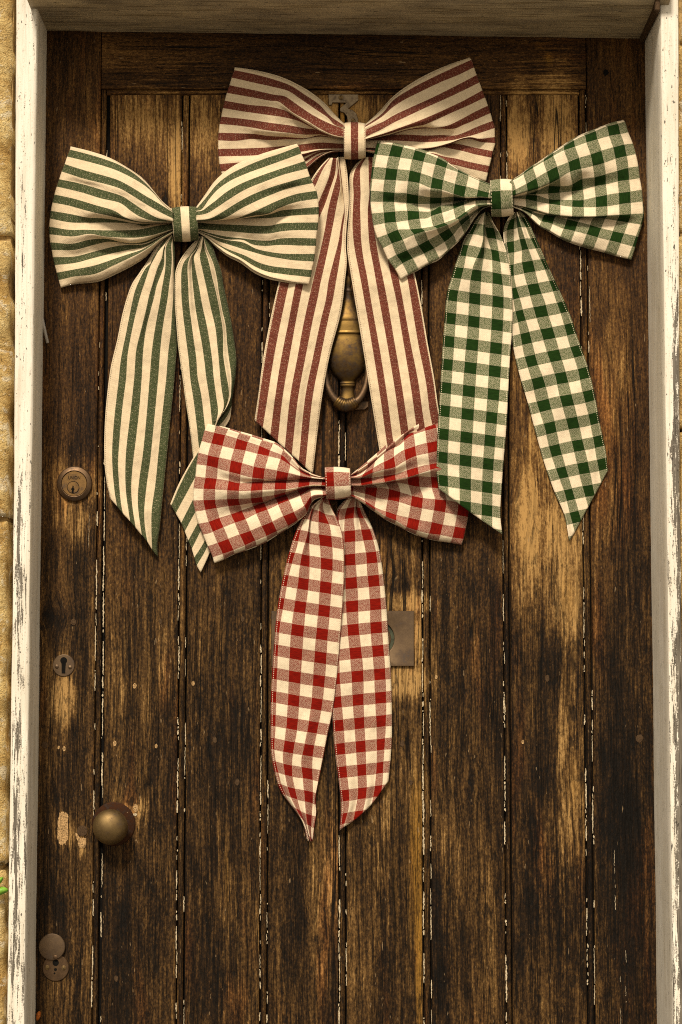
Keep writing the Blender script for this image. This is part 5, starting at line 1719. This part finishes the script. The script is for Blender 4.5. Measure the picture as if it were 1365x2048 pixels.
GG1 = [
    [(968, 424), (958, 432), (942, 456), (926, 484), (918, 510), (910, 534), (903, 558), (896, 580), (892, 610), (890, 640), (886, 690), (880, 794), (875, 882), (874, 950), (878, 978)],
    [(969, 424), (956, 448), (946, 470), (936, 498), (928, 538), (923, 558), (916, 590), (913, 630), (909, 690), (903, 780), (899, 853), (896, 935), (898, 992)],
    [(970, 424), (967, 448), (966, 480), (959, 504), (950, 524), (944, 544), (940, 570), (938, 610), (936, 650), (931, 706), (925, 794), (922, 853), (919, 935), (920, 1009)],
    [(971, 424), (969, 456), (969, 480), (968, 510), (964, 540), (962, 570), (961, 600), (960, 640), (956, 706), (951, 780), (947, 853), (943, 935), (942, 1025)],
    [(972, 424), (971, 456), (976, 480), (983, 504), (985, 530), (985, 562), (985, 600), (983, 650), (979, 721), (975, 794), (969, 882), (965, 956), (963, 1040)],
    [(974, 424), (989, 458), (996, 490), (1001, 522), (1004, 550), (1007, 576), (1008, 600), (1007, 640), (1004, 706), (1000, 780), (995, 838), (989, 912), (986, 970), (985, 1055)],
    [(977, 424), (987, 446), (1000, 468), (1012, 500), (1019, 534), (1023, 566), (1025, 600), (1025, 648), (1020, 721), (1017, 780), (1013, 853), (1007, 926), (1004, 970), (1001, 1029), (1005, 1069)],
]
tail(b4, M['ggin'], GG1, [.1, 1, 2, 3, 4, 5, 5.8], [1, 1, -1, -1, 1, 1], 23.2, [(420, 12), (500, 14), (650, 16), (800, 36), (870, 44), (1000, 42), (1080, 36)], (624, 643), 15.5)
GG2 = [
    [(1030, 424), (1018, 436), (1009, 456), (1008, 476), (1013, 502), (1017, 530), (1020, 560), (1022, 600), (1024, 660), (1028, 700), (1042, 759), (1057, 809), (1071, 862), (1089, 926), (1110, 985), (1130, 1032), (1139, 1082)],
    [(1031, 424), (1021, 440), (1014, 460), (1014, 490), (1019, 530), (1023, 560), (1026, 590), (1030, 618), (1036, 644), (1042, 676), (1049, 712), (1063, 759), (1074, 806), (1089, 853), (1099, 897), (1113, 941), (1129, 985), (1142, 1035), (1150, 1064)],
    [(1032, 424), (1028, 458), (1029, 506), (1028, 546), (1032, 570), (1040, 596), (1048, 626), (1054, 646), (1061, 670), (1067, 694), (1076, 727), (1089, 762), (1098, 797), (1110, 844), (1120, 891), (1133, 938), (1147, 985), (1163, 1040)],
    [(1033, 424), (1036, 460), (1040, 480), (1044, 500), (1044, 522), (1048, 546), (1054, 568), (1060, 590), (1066, 612), (1073, 636), (1081, 660), (1095, 707), (1110, 750), (1120, 794), (1133, 841), (1144, 885), (1154, 926), (1166, 976), (1177, 1014)],
    [(1034, 424), (1042, 450), (1050, 476), (1056, 494), (1066, 522), (1075, 558), (1082, 582), (1091, 606), (1098, 632), (1106, 656), (1119, 701), (1133, 748), (1145, 794), (1156, 838), (1166, 882), (1176, 923), (1190, 990)],
    [(1036, 424), (1051, 452), (1059, 472), (1068, 490), (1077, 510), (1088, 534), (1097, 558), (1106, 582), (1114, 606), (1122, 628), (1129, 652), (1140, 692), (1155, 736), (1165, 783), (1177, 830), (1186, 874), (1194, 920), (1203, 966)],
    [(1038, 420), (1052, 434), (1068, 468), (1078, 490), (1098, 536), (1112, 566), (1130, 605), (1146, 645), (1154, 671), (1174, 727), (1189, 786), (1200, 847), (1212, 903), (1216, 941)],
]
tail(b4, M['ggin'], GG2, [.12, 1, 2, 3, 4, 5, 5.95], [-1, -1, 1, 1, -1, 1], 23.2, [(420, 12), (500, 10), (650, 8), (800, 8), (1080, 7)], (672, 645), 16.5)
# the right tail counts its columns from the other side: shift so that it starts with a pale column
for o_ in (b4.children[-1], ):
    l_ = o_.data.uv_layers["UVMap"]
    a_ = np.empty(len(l_.data) * 2, np.float32)
    l_.data.foreach_get("uv", a_)
    a_ = a_.reshape(-1, 2)
    a_[:, 0] -= 1
    l_.data.foreach_set("uv", a_.ravel())

# ------------------------------------------------------------------ small things round the door
ps = obj("plastic_strip", tube([W(x, y, d) for x, y, d in ((80, 615, 5), (85, 636, 6), (90, 660, 8), (96, 686, 11))], [2.6, 3, 3, 3], 8), M['plastic'])
ps['label'] = "short strip of cloudy plastic sticking out from behind the cream door frame"
ps['category'] = "plastic strip"
plant = empty("wall_plant", W(-14, 1800, JL + 10), "fresh green leaves of a small plant growing from the stone wall", "plant")


def leaf(pts, mid, d, name, mat, parent):
    bm = bmesh.new()
    c = cr(pts, 20)
    m_ = cr(mid, 10)
    vs = [bm.verts.new(W(x, y, d + 1.5 * math.sin(i))) for i, (x, y) in enumerate(c[:-1])]
    mm = bm.verts.new(W(*np.mean(c, 0), d + 5))
    for i in range(len(vs)):
        bm.faces.new((vs[i], vs[(i + 1) % len(vs)], mm))
    o = obj(name, bm, mat, parent)
    s_ = o.modifiers.new("thickness", 'SOLIDIFY')
    s_.thickness = .0006
    return o


leaf([(-16, 1786), (-4, 1776), (8, 1774), (18, 1780), (8, 1787), (-6, 1791), (-16, 1786)], [(-16, 1786), (18, 1780)], JL + 14, "leaf", M['leaf'], plant)
leaf([(-16, 1772), (-8, 1762), (0, 1756), (7, 1754), (4, 1763), (-4, 1770), (-16, 1772)], [(-16, 1772), (7, 1754)], JL + 17, "leaf", M['leaf'], plant)
obj("stem", tube([W(-20, 1830, JL + 2), W(-18, 1800, JL + 10), W(-14, 1772, JL + 14)], [1.5, 1.3, 1], 6), M['leaf'], plant)
dl = leaf([(73, 2040), (74, 2028), (79, 2022), (82, 2026), (80, 2035), (75, 2041), (73, 2040)], [(73, 2040), (82, 2024)], 4, "dead_leaf", M['dead'], None)
dl['label'] = "tiny orange dead leaf caught against the door frame below the swivelling lock cover"
dl['category'] = "leaf"
bpy.context.view_layer.update()
